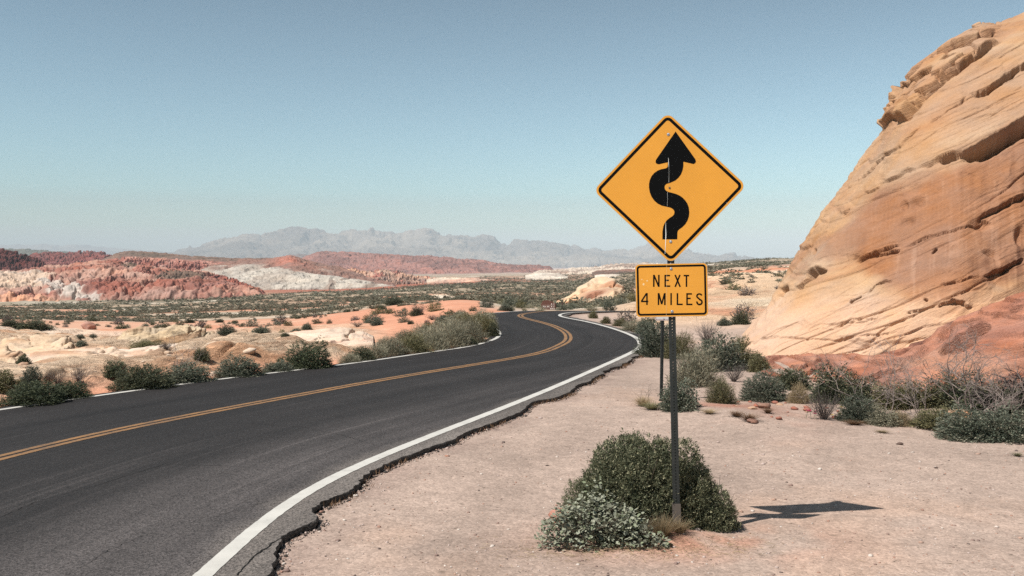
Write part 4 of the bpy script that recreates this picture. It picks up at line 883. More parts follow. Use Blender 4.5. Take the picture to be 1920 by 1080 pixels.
def stem_paths(seed, n, rad=.012, h=.8, spread=.42, bend=.1, branches=2):
    rn = np.random.default_rng(seed); out = []
    for i in range(n):
        ph = rn.random()*6.283; sp = spread*math.sqrt(rn.random()); hh = h*(.6+.4*rn.random())
        k = 6; t = np.linspace(0, 1, k)[:, None]; e = np.array([math.cos(ph)*sp, math.sin(ph)*sp, hh])
        p = t*e*np.array([1, 1, 1])+np.array([math.cos(ph)*.02, math.sin(ph)*.02, 0])+np.cumsum(rn.normal(size=(k, 3))*bend*.3, 0)*t; p[0, 2] = -.02
        out.append((p, rad*(1-.75*t[:, 0])))
        for b in range(branches):
            j = rn.integers(1, 4); q = p[j]; dv = e/np.linalg.norm(e)+rn.normal(size=3)*.55; dv /= np.linalg.norm(dv); l = hh*(.25+.35*rn.random())
            tt = np.linspace(0, 1, 4)[:, None]; out.append((q+dv*l*tt+rn.normal(size=(4, 3))*.02*tt, rad*.45*(1-.75*tt[:, 0])))
    return out
PROTO = {}
def proto(key, leaves, mat, stems=None, smat='stem'):
    f = None
    if leaves is not None:
        v, fc_, rn_ = leaves
        f = mesh_np('foliage', v, fc_, M[mat], extra={'rnd': rn_})
        me = f.data; bpy.data.objects.remove(f)
    else: me = None
    sm_ = None
    if stems is not None:
        v, fc_ = tubes(stems, 4); s = mesh_np('stems', v, fc_, M[smat]); sm_ = s.data; bpy.data.objects.remove(s)
    PROTO[key] = (me, sm_)
for i in range(3):
    proto(('mound', i), shrub_leaves(100+i, 1500, 8, .07, .02, .14, .5, .5, k=.36), 'sage', stem_paths(100+i, 10))
    proto(('fine', i), shrub_leaves(110+i, 2400, 9, .045, .014, .075, .35, .45, k=.34), 'dark', stem_paths(110+i, 12))
    proto(('leafy', i), shrub_leaves(120+i, 800, 11, .055, .028, .20, .35, .6, k=.42), 'green', stem_paths(120+i, 16, .010, .9))
    proto(('wispy', i), shrub_leaves(130+i, 1500, 6, .12, .010, .20, 1.3, .6, k=.3), 'pale', stem_paths(130+i, 16, .007, .85))
    proto(('tuft', i), tuft_blades(140+i, 420, .016, .62), 'straw')
    v, f_ = tubes(stem_paths(150+i, 60, .0065, .95, .48, .18, 4), 3); rn = np.random.default_rng(150+i).random(len(v))
    proto(('twiggy', i), (v, f_, rn), 'purple')
    proto(('small', i), shrub_leaves(160+i, 150, 6, .17, .035, .22, .6, .5), 'sage')
def put(kind, px, row, wpx, hpx, mat, label, name='desert_bush', cat='bush', group=None, i=None, parts=True, P=None, depth_scale=None, sink=0.03):
    P = ground_at(px, row) if P is None else np.array(P, float)
    m = P[1]/F; w = wpx*m; h = hpx*m
    if i is None: i = random.randrange(3)
    me, st = PROTO[(kind, i)]
    rz_ = random.random()*6.28
    if parts and st is not None:
        e = empty(name, (P[0], P[1], P[2]-sink*h), (0, 0, rz_)); e.scale = (w, w*(depth_scale or 1), h*1.02)
        f = bpy.data.objects.new('foliage', me); C.objects.link(f); f.parent = e
        s = bpy.data.objects.new('stems', st); C.objects.link(s); s.parent = e
    else:
        f = bpy.data.objects.new(name, me); C.objects.link(f); e = f; e.location = (P[0], P[1], P[2]-sink*h); e.rotation_euler = (0, 0, rz_); e.scale = (w, w, h*1.02)
    if mat: f.material_slots[0].link = 'OBJECT'; f.material_slots[0].material = M[mat]
    tag(e, label, cat, group); return e
GL = 'bushes along the left road edge'; GR = 'bushes at the foot of the rock'
BUSH = [
 # left verge
 ('fine', 65, 772, 125, 62, 'green', 'broad dark green mound at the bottom left, touching the white line', GL),
 ('fine', 130, 757, 75, 48, 'green', 'dark green mound right of the broadest bottom left bush', GL),
 ('leafy', 8, 735, 60, 48, 'olive', 'olive bush cut by the left photo edge', GL),
 ('leafy', 58, 728, 42, 50, 'sage', 'tall loose grey-green shrub above the bottom left mound', GL),
 ('twiggy', 108, 730, 40, 38, 'purple', 'dark purple-grey bare shrub between two green shrubs on the left rock', GL),
 ('twiggy', 148, 722, 36, 44, 'purple', 'bare twiggy shrub with reddish fine twigs on the left rock', GL),
 ('leafy', 44, 682, 24, 20, 'green', 'small dark shrub in the joint of the left edge ledges', GL),
 ('leafy', 218, 706, 48, 38, 'green', 'dark green shrub alone on pale rock behind the big olive bush', GL),
 ('fine', 270, 739, 115, 62, 'dark', 'big dark olive mound against the white line, left of a greyer one', GL),
 ('mound', 350, 719, 92, 40, 'sage', 'grey-green mound joined to the right of the big olive one', GL),
 ('leafy', 378, 676, 34, 27, 'dark', 'dark little bush in front of the yellowish ledge', GL),
 ('mound', 449, 708, 82, 42, 'sage', 'grey bushy shrub midway between the olive mound and the round bush', GL),
 ('fine', 576, 697, 98, 60, 'green', 'large dome-shaped dark green bush against the white line', GL),
 ('mound', 522, 703, 60, 28, 'sage', 'low grey-green bush leaning on the left of the dome-shaped bush', GL),
 ('fine', 678, 679, 50, 34, 'dark', 'dark round bush at the left end of the pale brush', GL),
 ('wispy', 655, 684, 40, 26, 'pale', 'low straw-coloured brush left of the dark round bush', GL),
 ('leafy', 152, 650, 22, 13, 'sage', 'low shrub right of the undercut ledge tip', GL),
 ('wispy', 275, 655, 58, 22, 'olive', 'spiky yellow-green plant under the yellowish ledge', GL),
 ('twiggy', 312, 655, 36, 22, 'purple', 'brown twiggy shrub under the yellowish ledge', GL),
 # right side
 ('mound', 1232, 668, 74, 62, 'sage', 'grey-green bush behind the posts near the road bend', GR),
 ('wispy', 1272, 672, 60, 52, 'olive', 'yellow-green loose shrub just right of the sign post', GR),
 ('twiggy', 1326, 645, 62, 50, 'purple', 'bare purple-brown shrub right of the plaque', GR),
 ('mound', 1345, 694, 92, 60, 'sage', 'rounded blue-grey bush behind the pale brush', GR),
 ('wispy', 1302, 722, 88, 76, 'pale', 'tall pale straw-grey bush right of the sign post', GR),
 ('twiggy', 1376, 716, 52, 40, 'purple', 'grey-brown twiggy bush right of the tall pale one', GR),
 ('leafy', 1388, 660, 40, 30, 'olive', 'small bright olive bush at the left foot of the dome', GR),
 ('mound', 1400, 690, 60, 36, 'olive', 'dull olive bush above the round grey-green one', GR),
 ('leafy', 1424, 698, 44, 38, 'olive', 'dark olive bush where the red slab begins', GR),
 ('fine', 1432, 750, 92, 52, 'sage', 'neat rounded grey-green cushion bush left of the leafy thicket', GR),
 ('leafy', 1272, 768, 82, 62, 'sage', 'loose dark green bush behind the sign post', GR),
 ('wispy', 1352, 756, 54, 48, 'olive', 'spiky yellow-green bunch between the post and the cushion bush', GR),
 ('leafy', 1390, 608, 36, 24, 'dark', 'dark bush on the rock slope left of the dome', GR),
 ('mound', 1358, 610, 26, 14, 'sage', 'small grey bush beside the dark one on the slope', GR),
 ('leafy', 1485, 728, 80, 42, 'dark', 'low dark bush at the left end of the red slab', GR),
 ('leafy', 1560, 752, 90, 70, 'dark', 'tall dark green leafy bush under the red slab', GR),
 ('leafy', 1612, 757, 80, 56, 'dark', 'dark leafy bush right of the tallest one', GR),
 ('wispy', 1497, 756, 40, 40, 'straw', 'straw-coloured bunch left of the grey twiggy bush', GR),
 ('twiggy', 1545, 786, 82, 62, 'purple', 'grey-brown twiggy bush at the gravel edge', GR),
 ('mound', 1612, 788, 76, 42, 'sage', 'grey-green low bush right of the grey twiggy one', GR),
 ('mound', 1655, 796, 62, 30, 'pale', 'pale silvery low bush at the gravel edge', GR),
 ('wispy', 1688, 797, 44, 28, 'straw', 'short dry yellow bunch right of the silvery bush', GR),
 ('leafy', 1672, 765, 84, 50, 'olive', 'yellowish green leafy bush in the middle of the thicket', GR),
 ('leafy', 1722, 763, 90, 52, 'olive', 'olive leafy bush left of the dark twiggy one', GR),
 ('leafy', 1792, 762, 110, 66, 'dark', 'dark tangled bush under the dead tree', GR),
 ('mound', 1762, 802, 100, 34, 'olive', 'grey-olive low bush below a patch of orange soil', GR),
 ('mound', 1818, 822, 110, 52, 'sage', 'silvery grey bush in the front row at the right', GR),
 ('leafy', 1885, 826, 100, 66, 'sage', 'big dark grey-green bush at the right photo edge', GR),
 ('leafy', 1862, 780, 120, 66, 'dark', 'dark green bush behind the front right row', GR),
 ('leafy', 1930, 790, 90, 70, 'dark', 'dark bush cut by the right photo edge', GR),
 ('twiggy', 1850, 770, 120, 60, 'purple', 'pale tangle of bare twigs over the green bush at right', GR),
 ('twiggy', 1905, 760, 90, 70, 'purple', 'bare reddish twigs at the right photo edge', GR),
 ('leafy', 1113, 597, 17, 16, 'olive', 'small green bush nearest the road at the far gravel patch', GR),
 ('leafy', 1136, 607, 20, 15, 'olive', 'small yellowish round bush at the far gravel patch', GR),
 ('wispy', 1185, 623, 44, 24, 'pale', 'pale brush where the white line bends', GR),
 ('mound', 1210, 640, 40, 34, 'sage', 'grey brush behind the bend beside the asphalt', GR),
 ('wispy', 1163, 612, 30, 16, 'olive', 'low dry brush behind the far end of the gravel patch', GR),
]
for b in BUSH: put(b[0], *b[1:4], b[4]*(.88 if b[7] == GL else 1), b[5], b[6], group=b[7])
# pale brush massed on the inside of the bend
k = 0
brush = [(705, 672, 50, 30), (738, 668, 56, 36), (775, 664, 60, 44), (812, 658, 60, 48), (850, 652, 62, 52), (884, 644, 58, 50), (912, 632, 46, 44), (760, 646, 50, 30), (800, 640, 56, 34), (840, 632, 60, 38), (875, 624, 60, 40), (905, 614, 52, 36), (868, 608, 46, 26), (722, 655, 34, 26), (915, 604, 34, 20), (790, 655, 44, 40), (830, 645, 46, 44), (862, 640, 44, 44), (895, 628, 44, 40)]
for j, (a, b_, c_, d_) in enumerate(brush):
    put('wispy', a, b_, c_, d_, ['pale', 'pale', 'olive', 'pale'][j % 4], 'pale straw-grey brush massed on the inside of the bend', group='pale brush on the inside of the bend')
for a, b_, c_, d_, kd, mt, lb in [(878, 650, 36, 24, 'fine', 'dark', 'dark green bush among the pale brush beside the white line'), (922, 636, 30, 28, 'fine', 'dark', 'dark green bush at the tip of the bend'),
        (852, 606, 62, 24, 'leafy', 'green', 'bright dark-green bush behind the pale brush'), (835, 612, 50, 22, 'mound', 'sage', 'greyish bush left of the bright green one'), (802, 618, 28, 14, 'leafy', 'olive', 'small olive bush on orange sand left of the pale brush'),
        (783, 592, 40, 26, 'twiggy', 'purple', 'dark grey twiggy shrub high on the orange dune'), (782, 592, 26, 16, 'leafy', 'dark', 'dark heart of foliage low on the orange dune'), (810, 600, 32, 12, 'twiggy', 'purple', 'flat brown shrub right of the dune shrub'),
        (740, 572, 34, 12, 'mound', 'dark', 'dark brown-green shrub on the left shoulder of the dune'), (716, 581, 20, 9, 'leafy', 'green', 'little green shrub left of the dune shoulder'), (770, 608, 14, 8, 'leafy', 'dark', 'tiny dark shrub below the dune shrub'),
        (670, 613, 32, 13, 'twiggy', 'purple', 'brown twiggy shrub on sand above the pink shelf'), (707, 610, 22, 12, 'mound', 'sage', 'grey-green shrub on sand right of the brown one'), (700, 600, 34, 8, 'twiggy', 'purple', 'low dark shrub behind the grey-green one on sand'),
        (425, 629, 30, 18, 'mound', 'sage', 'two-toned rounded shrub on sand behind the yellowish ledge'), (490, 625, 30, 14, 'mound', 'sage', 'grey rounded shrub above the pink shelf, left one'), (556, 628, 22, 13, 'mound', 'sage', 'grey rounded shrub on the edge of the pink shelf'),
        (575, 618, 18, 11, 'mound', 'sage', 'small round grey shrub above the pink shelf'), (535, 631, 16, 8, 'leafy', 'dark', 'small dark shrub on the pink shelf'), (948, 583, 26, 14, 'mound', 'sage', 'grey-green bush behind the far white line'),
        (150, 635, 18, 9, 'leafy', 'sage', 'grey shrub above the whaleback ledge'), (174, 634, 14, 8, 'leafy', 'sage', 'small shrub right of the one above the whaleback ledge'), (70, 634, 18, 9, 'leafy', 'dark', 'dark shrub above the left whaleback ledge'),
        (60, 617, 70, 18, 'leafy', 'dark', 'wide dark thicket on the sand at far left'), (20, 612, 40, 14, 'leafy', 'dark', 'dark thicket touching the left photo edge on the sand'), (355, 606, 20, 10, 'leafy', 'dark', 'dark little shrub on the sand rim'), (412, 605, 16, 8, 'leafy', 'dark', 'dark shrub right along the sand rim'), (440, 606, 14, 6, 'leafy', 'dark', 'smallest dark shrub on the sand rim')]:
    put(kd, a, b_, c_, d_, mt, lb)

# scattered individuals on the sand and slopes (nothing tells them apart)
rg = np.random.default_rng(21)
def scatter(n, pxr, yr, size, mats, label, group, hfac=.6, cond=None):
    c = 0; tries = 0
    while c < n and tries < n*60:
        tries += 1
        p = rg.uniform(*pxr); y = math.exp(rg.uniform(math.log(yr[0]), math.log(yr[1]))); x = (p-CX)/F*y
        zz, _, _, ins, dr_, dl_, rk_, rr_, lf_ = terrain(np.array([x]), np.array([y]), True)
        if ins[0] or min(dr_[0], dl_[0]) < .6: continue
        if cond and not cond(p, y, rk_[0], rr_[0]): continue
        s = size*(.45+rg.random()**2*1.1); wpx = s/y*F
        mt = mats[rg.integers(len(mats))]
        put('small', p, 0, wpx, wpx*hfac*(.7+.6*rg.random()), mt, label, 'desert_shrub', 'shrub', group, parts=False, P=(x, y, zz[0])); c += 1
scatter(120, (-20, 930), (36, 100), .62, ['sage', 'sage', 'dark', 'purple', 'olive', 'green'], 'small scattered shrub on the orange sand left of the road', 'shrubs scattered on the orange sand', cond=lambda p, y, a, b: a < .4)
scatter(14, (10, 640), (19, 40), .3, ['sage', 'dark', 'purple', 'olive'], 'small plant rooted in the pale rock left of the road', 'plants rooted in the left rock', cond=lambda p, y, a, b: a > .5)
scatter(46, (1170, 1480), (38, 150), .75, ['sage', 'dark', 'olive', 'purple'], 'small shrub on the orange slickrock slope between plaque and dome', 'shrubs on the slickrock slope')
scatter(60, (940, 1170), (52, 95), .7, ['sage', 'pale', 'sage', 'olive'], 'small grey shrub on the flat just beyond the road crest', 'shrubs beyond the road crest')

# the rest of the scrub reads as one mass
def scrub_mass():
    rn = np.random.default_rng(5); pv, pf, pr = shrub_leaves(200, 26, 3, .42, .17, .3, .5, .6)
    lo_v, lo_f, _ = shrub_leaves(201, 9, 2, .7, .4, .3, .5, .6)
    VV, FF, RR, o = [], [], [], 0
    def emit(n, pxr, yr, size, dens, pv, pf, hf=.5):
        nonlocal o
        p = rn.uniform(*pxr, n); y = np.sqrt(rn.uniform(yr[0]**2, yr[1]**2, n)); x = (p-CX)/F*y
        z, pxx, r, ins, dr_, dl_, rk_, rr_, lf_ = terrain(x, y, True)
        m = (~ins) & (np.minimum(dr_, dl_) > 1) & (rn.random(n) < dens(p, y, x, rk_, rr_))
        x, y, z, p = x[m], y[m], z[m], p[m]; n = len(x); s = size*(.5+rn.random(n)**2)
        a = rn.random(n)*6.283; ca, sa = np.cos(a), np.sin(a)
        Vx = (pv[None, :, 0]*ca[:, None]-pv[None, :, 1]*sa[:, None])*s[:, None]+x[:, None]
        Vy = (pv[None, :, 0]*sa[:, None]+pv[None, :, 1]*ca[:, None])*s[:, None]+y[:, None]
        Vz = pv[None, :, 2]*(s*hf*(.7+.6*rn.random(n)))[:, None]+z[:, None]-.03
        VV.append(np.stack([Vx, Vy, Vz], -1).reshape(-1, 3)); k = len(pv)
        FF.append((np.arange(n)[:, None, None]*k+pf[None]).reshape(-1, 4)+o); o += n*k
        RR.append(np.repeat(rn.random(n)*.75+.1, k))
    patch = lambda x, y: sm(-.6, .15, fbm2(x*.02, y*.035, 4, 69)+.35*n2(x*.13, y*.13, 70))
    emit(4200, (-60, 1180), (62, 150), .8, lambda p, y, x, rk, rr: patch(x, y)*sm(70, 105, y+.03*(p-400))*np.where(p > 930, 1, sm(88, 120, y))*(1-rr), pv, pf)
    emit(9500, (-60, 1300), (140, 330), .95, lambda p, y, x, rk, rr: patch(x, y)*(1-rr)*.9, pv, pf)
    emit(14500, (-80, 1330), (300, 700), 1.3, lambda p, y, x, rk, rr: patch(x, y)*sm(420, 350, y-.4*(p-0)), lo_v, lo_f)
    emit(9000, (1190, 1560), (180, 700), .9, lambda p, y, x, rk, rr: sm(-.7, .1, fbm2(x*.03, y*.03, 3, 77)), lo_v, lo_f)
    emit(1800, (1160, 1500), (70, 240), .8, lambda p, y, x, rk, rr: .25*sm(.0, .5, fbm2(x*.05, y*.05, 3, 78))+.5*sm(160, 200, y), pv, pf)
    emit(5000, (900, 1330), (600, 1300), 1.5, lambda p, y, x, rk, rr: .7*patch(x, y), lo_v, lo_f)
    ob = mesh_np('scrub', np.vstack(VV), np.vstack(FF), M['scrubfar'], extra={'rnd': np.concatenate(RR)})
    tag(ob, 'grey-green scrub covering the desert flat beyond the sand', 'scrub', kind='stuff')
M['scrubfar'] = leafmat('leaf_far_scrub', (0.14, 0.135, 0.09), (0.20, 0.18, 0.125), (0.30, 0.24, 0.17), sc=.06)
scrub_mass()

# bare and dead wood
def dead_shrub(seed, n, h, w, rad, depth=3, drift=(0, 0, 0)):
    rn = np.random.default_rng(seed); out = []
    def grow(p, d, l, r_, lev):
        k = 6; pts = [p]; dd = d.copy()
        for i in range(k-1):
            dd = dd+rn.normal(size=3)*.22+np.array(drift)*.05; dd /= np.linalg.norm(dd); pts.append(pts[-1]+dd*l/(k-1))
        pts = np.array(pts); out.append((pts, r_*np.linspace(1, .45, k)))
        if lev > 0:
            for _ in range(rn.integers(3, 5)):
                j = rn.integers(2, k); nd = dd+rn.normal(size=3)*.6; nd[2] = nd[2]*.7+.15; nd /= np.linalg.norm(nd)
                grow(pts[j], nd, l*rn.uniform(.5, .8), r_*.6, lev-1)
    for i in range(n):
        a = rn.random()*6.283; d = np.array([math.cos(a)*w, math.sin(a)*w*.6, 1.0])+np.array(drift); d /= np.linalg.norm(d)
        grow(np.array([math.cos(a)*.03, math.sin(a)*.03, -.03]), d, h*rn.uniform(.4, .6), rad, depth)
    return out
def dead(px, row, seed, n, h, w, rad, mat, label, depth=3, drift=(0, 0, 0), name='dead_shrub'):
    P = ground_at(px, row); v, f_ = tubes(dead_shrub(seed, n, h, w, rad, depth, drift), 4)
    o = mesh_np(name, v, f_, M[mat]); o.location = P; tag(o, label, 'dead shrub'); return o
dead(1842, 792, 3, 4, 1.35, .6, .026, 'darkwood', 'dead dark-branched tree in front of the red slab at right', 3, (.3, 0, 0), 'dead_tree')
dead(1812, 790, 9, 5, 1.3, .5, .012, 'deadwood', 'pale grey dead shrub with fine twigs left of the dead tree', 4)
dead(1655, 785, 5, 4, 1.5, .45, .008, 'deadwood', 'thin pale bare shrub rising before the red slab, above the silvery bush', 3)
dead(1735, 785, 6, 4, 1.35, .5, .008, 'deadwood', 'thin pale bare shrub just left of the dark tangled bush', 3, (-.2, 0, 0))
dead(332, 712, 12, 6, 1.0, .55, .007, 'deadwood', 'bare fan-shaped dead shrub standing behind the grey-green mound', 2)
dead(150, 722, 15, 5, .5, .6, .005, 'deadwood', 'bare pinkish twigs on pale rock at left', 2)
dead(1900, 812, 17, 5, 1.2, .6, .010, 'deadwood', 'bare twigs sticking up from the bush at the right photo edge', 3)
dead(1215, 750, 18, 4, .42, .6, .003, 'stem', 'thin dry weed stems left of the second post', 2)

# hero bush round the sign post ------------------------------------
BX, BY = 1.33, 8.45
gz = lambda x, y: float(terrain(np.array([x]), np.array([y]))[0])
def lobe(seed, c, rx_, ry_, h, nspr, nleaf, L, Wd, spr, upw=.7, k=.2, shell=.4):
    v, f_, r_ = shrub_leaves(seed, nspr, nleaf, L, Wd, spr, upw, shell, k=k)
    v = v.copy(); v[:, 2] = np.maximum(v[:, 2], 0)**.82; return v*np.array([rx_*2, ry_*2, h])+np.array(c), f_, r_
def join(parts):
    o = 0; V, Fx, R = [], [], []
    for v, f_, r_ in parts: V.append(v); Fx.append(f_+o); R.append(r_); o += len(v)
    return np.vstack(V), np.vstack(Fx), np.concatenate(R)
hb = empty('green_bush', (BX-.20, BY+.25, gz(BX-.17, BY+.25)))
tag(hb, 'large dark green bush around the foot of the curve sign', 'bush')
parts = [lobe(301, (-.14, .05, 0), .44, .38, .80, 6200, 10, .030, .011, .07), lobe(302, (-.42, .0, 0), .26, .3, .52, 2800, 10, .032, .012, .07), lobe(303, (.20, .04, 0), .42, .34, .76, 5200, 10, .032, .012, .065),
         lobe(304, (.04, .2, 0), .44, .3, .80, 2400, 9, .034, .012, .065), lobe(305, (.44, .0, 0), .25, .27, .60, 2200, 10, .034, .012, .07)]
v, f_, r_ = join(parts); mesh_np('foliage', v, f_, M['hero'], hb, extra={'rnd': r_})
st = []
for cx_, h_ in ((-.25, .55), (.0, .75), (.2, .65), (.38, .5)):
    for p_, rd in stem_paths(int(310+cx_*50), 22, .006, h_, .28, .08, 3): st.append((p_+np.array([cx_, .03, 0]), rd))
v, f_ = tubes(st, 4); mesh_np('stems', v, f_, M['stem'], hb)
sb = empty('green_bush', (1.76, 8.60, gz(1.76, 8.60))); tag(sb, 'small dark green bush on the shadow side of the large one by the sign', 'bush')
v, f_, r_ = join([lobe(306, (0, 0, 0), .19, .19, .36, 1500, 10, .05, .018, .10), lobe(307, (-.12, .03, 0), .16, .15, .34, 700, 10, .05, .018, .10)]); mesh_np('foliage', v, f_, M['hero'], sb, extra={'rnd': r_})
v, f_ = tubes(stem_paths(320, 16, .005, .38, .14, .08, 2), 4); mesh_np('stems', v, f_, M['stem'], sb)
# silvery brittlebush in front
bb = empty('brittlebush', (.74, 8.22, gz(.74, 8.22))); tag(bb, 'silvery broad-leaved low bush at the front left of the sign post', 'bush')
def broad(seed, n, c, rx_, ry_, h, L):
    rn = np.random.default_rng(seed); u = rn.random(n); ph = rn.random(n)*6.283; cz = u**.9; sz = np.sqrt(1-cz*cz); d = np.stack([sz*np.cos(ph), sz*np.sin(ph), cz], 1)
    r_ = lump(d, seed*.7, .25)*(1-.45*rn.random(n)**1.3); P = d*r_[:, None]*np.array([rx_, ry_, h])+np.array(c)
    D = np.stack([np.cos(ph), np.sin(ph), .3+rn.normal(size=n)*.3], 1)+rn.normal(size=(n, 3))*.6; D /= np.linalg.norm(D, axis=1, keepdims=True)
    up = np.array([0, 0, 1.0])+rn.normal(size=(n, 3))*.35; s = np.cross(D, up); s /= np.linalg.norm(s, axis=1, keepdims=True); nn = np.cross(s, D)
    L = (L*(.6+.8*rn.random(n)))[:, None]; w = L*.36
    V = np.stack([P, P+D*L*.3+s*w, P+D*L*.7+s*w*.8, P+D*L-nn*L*.12, P+D*L*.7-s*w*.8, P+D*L*.3-s*w, P+D*L*.45-nn*L*.10], 1)
    V = V.reshape(-1, 3); b = np.arange(n)[:, None]*7
    q = np.vstack([b+np.array([[0, 1, 2, 6]]), b+np.array([[6, 2, 3, 4]]), b+np.array([[0, 6, 4, 5]])])
    V[:, 2] = np.maximum(V[:, 2], .004); return V, q, np.repeat(rn.random(n), 7)
v, f_, r_ = join([broad(331, 1500, (-.12, .02, 0), .40, .26, .36, .034), broad(332, 800, (.20, -.05, 0), .26, .2, .27, .034), broad(333, 500, (-.02, .1, .05), .28, .2, .42, .032), broad(334, 260, (-.36, -.02, 0), .2, .2, .22, .03), broad(335, 260, (.4, -.12, 0), .18, .12, .12, .03)])
mesh_np('foliage', v, f_, M['brittle'], bb, extra={'rnd': r_})
st = []
for cx_, h_ in ((-.2, .34), (.0, .36), (.2, .25)):
    for p_, rd in stem_paths(int(340+cx_*50), 26, .0035, h_, .3, .05, 3): st.append((p_+np.array([cx_, 0, 0]), rd))
v, f_ = tubes(st, 4); mesh_np('stems', v, f_, M['stem'], bb)
# dry grass at the post foot
for (gx, gy, s, lb) in ((1.25, 8.27, .27, 'dry straw tuft at the foot of the sign post'), (1.40, 8.33, .17, 'thin dry tuft right of the sign post foot')):
    me, _ = PROTO[('tuft', 1)]; o = bpy.data.objects.new('dry_grass', me); C.objects.link(o); o.location = (gx, gy, gz(gx, gy)-.01); o.scale = (s*1.1, s, s*.8); tag(o, lb, 'grass', 'dry tufts at the sign post')
# low ground-lying straw litter
rn = np.random.default_rng(44)
n = 1500; P = np.stack([rn.normal(1.0, .55, n), rn.normal(8.05, .16, n), np.zeros(n)], 1); P[:, 2] = terrain(P[:, 0], P[:, 1])+.004+.012*rn.random(n)
D = np.stack([rn.normal(size=n), rn.normal(size=n), .12*rn.normal(size=n)], 1); v, f_, r_ = blades(P, D, .05+.07*rn.random(n), np.full(n, .003), rn)
o = mesh_np('straw_litter', v, f_, M['straw'], extra={'rnd': r_}); tag(o, 'dry straw strewn on the ground before the silvery bush', 'litter', kind='stuff')
n = 420; P = np.stack([rn.uniform(-1.2, 6.5, n), rn.uniform(7.2, 15, n), np.zeros(n)], 1); P = P[~inpoly(P[:, 0], P[:, 1], poly)]; n = len(P); P[:, 2] = terrain(P[:, 0], P[:, 1])+.006
D = np.stack([rn.normal(size=n), rn.normal(size=n), .05*rn.normal(size=n)], 1); v, f_, r_ = blades(P, D, .03+.09*rn.random(n)**2, np.full(n, .005), rn)
o = mesh_np('twig_litter', v, f_, M['stem'], extra={'rnd': r_}); tag(o, 'small dead twigs scattered over the gravel shoulder', 'litter', kind='stuff')
# small tufts and rusty weeds about the second post and the mound
for (a, b_, w_, h_, kd, mt, lb) in [(1205, 762, 40, 22, 'tuft', 'straw', 'thin dry tuft on the gravel left of the second post'), (1222, 768, 46, 16, 'tuft', 'olive', 'low green and straw tuft at the second post foot'),
        (1405, 790, 40, 16, 'tuft', 'rust', 'rusty low weed on the red rubble'), (1440, 775, 24, 12, 'tuft', 'rust', 'rusty small weed below the cushion bush'), (1382, 782, 34, 12, 'tuft', 'rust', 'rusty weed left on the red rubble'),
        (1602, 797, 40, 9, 'tuft', 'rust', 'rust-coloured flat weed at the gravel edge'), (1330, 777, 30, 10, 'tuft', 'straw', 'thin straw tuft behind the main bush at right'), (1908, 856, 20, 8, 'tuft', 'olive', 'tiny green weed on the gravel near the right photo edge'),
        (1500, 660, 1, 1, 'tuft', 'straw', 'x'), (1585, 672, 14, 14, 'wispy', 'sage', 'tiny plant at the top of the red slab'), (1655, 812, 26, 5, 'tuft', 'straw', 'flat straw tuft on the gravel')]:
    if lb == 'x': continue
    put(kd, a, b_, w_, h_, mt, lb, 'weed', 'weed', parts=False)
# red-brown verge weeds beneath the pale brush
for j, (a, b_) in enumerate([(800, 668), (835, 662), (868, 656), (900, 648), (925, 638), (765, 674)]):
    put('tuft', a, b_, 30, 9, 'rust', 'rusty dry weed between the pale brush and the white line', 'weed', 'weed', 'rusty weeds below the pale brush', parts=False)
# grass fringe under the broken asphalt edge
q, s = resample(RE[(RE[:, 1] > 9) & (RE[:, 1] < 34)], .022); nn = normals2(q); rn = np.random.default_rng(45)
keep = rn.random(len(q)) < (.25+.6*sm(11, 20, q[:, 1]))*sm(-.6, .3, n2(s*1.1, s*0, 46)); q = q[keep]; nn = nn[keep]; n = len(q)
P0 = np.repeat(q+nn*(.03+.07*rn.random((n, 1))), 4, 0)+rn.normal(size=(n*4, 2))*.025; P = np.c_[P0, terrain(P0[:, 0], P0[:, 1])]
D = np.stack([rn.normal(size=n*4)*.5, rn.normal(size=n*4)*.5, np.ones(n*4)], 1); v, f_, r_ = blades(P, D, .03+.07*rn.random(n*4), np.full(n*4, .006), rn)
o = mesh_np('grass', v, f_, M['rust'], extra={'rnd': r_}); tag(o, 'short dry grass along the broken asphalt edge', 'grass', kind='stuff')
# flowers at the gravel edge
def flower(px, row, col, h, n, label):
    P = ground_at(px, row); e = empty('flower', P); tag(e, label, 'flower'); rn = np.random.default_rng(int(px))
    ps = []; vv = []; 
    pv = []; 
    for i in range(n):
        b_ = np.array([rn.normal()*.05, rn.normal()*.04, 0]); t_ = b_+np.array([rn.normal()*.03, rn.normal()*.03, h*(.7+.5*rn.random())]); ps.append((np.array([b_, (b_+t_)/2, t_]), np.array([.004, .003, .002])))
        k = 9; a = np.arange(k)/k*6.283; D = np.stack([np.cos(a), np.sin(a), np.full(k, .35)], 1); v_, ff, rr_ = blades(np.repeat(t_[None], k, 0), D, np.full(k, .03), np.full(k, .018), rn); mesh_np('blossom', v_, ff, col, e)
    v_, ff = tubes(ps, 4); mesh_np('stems', v_, ff, M['green_stem'], e)
M['green_stem'] = simple('green_stem', (.1, .13, .06), .8)
flower(1517, 786, simple('magenta_petal', (.45, .03, .12), .6), .12, 4, 'magenta flower at the foot of the grey twiggy bush')
flower(1566, 784, simple('yellow_petal', (.75, .55, .08), .6), .06, 4, 'yellow flowers low at the gravel edge, left cluster')
flower(1578, 776, simple('yellow_petal', (.75, .55, .12), .6), .10, 3, 'yellow flowers on taller stems at the gravel edge')

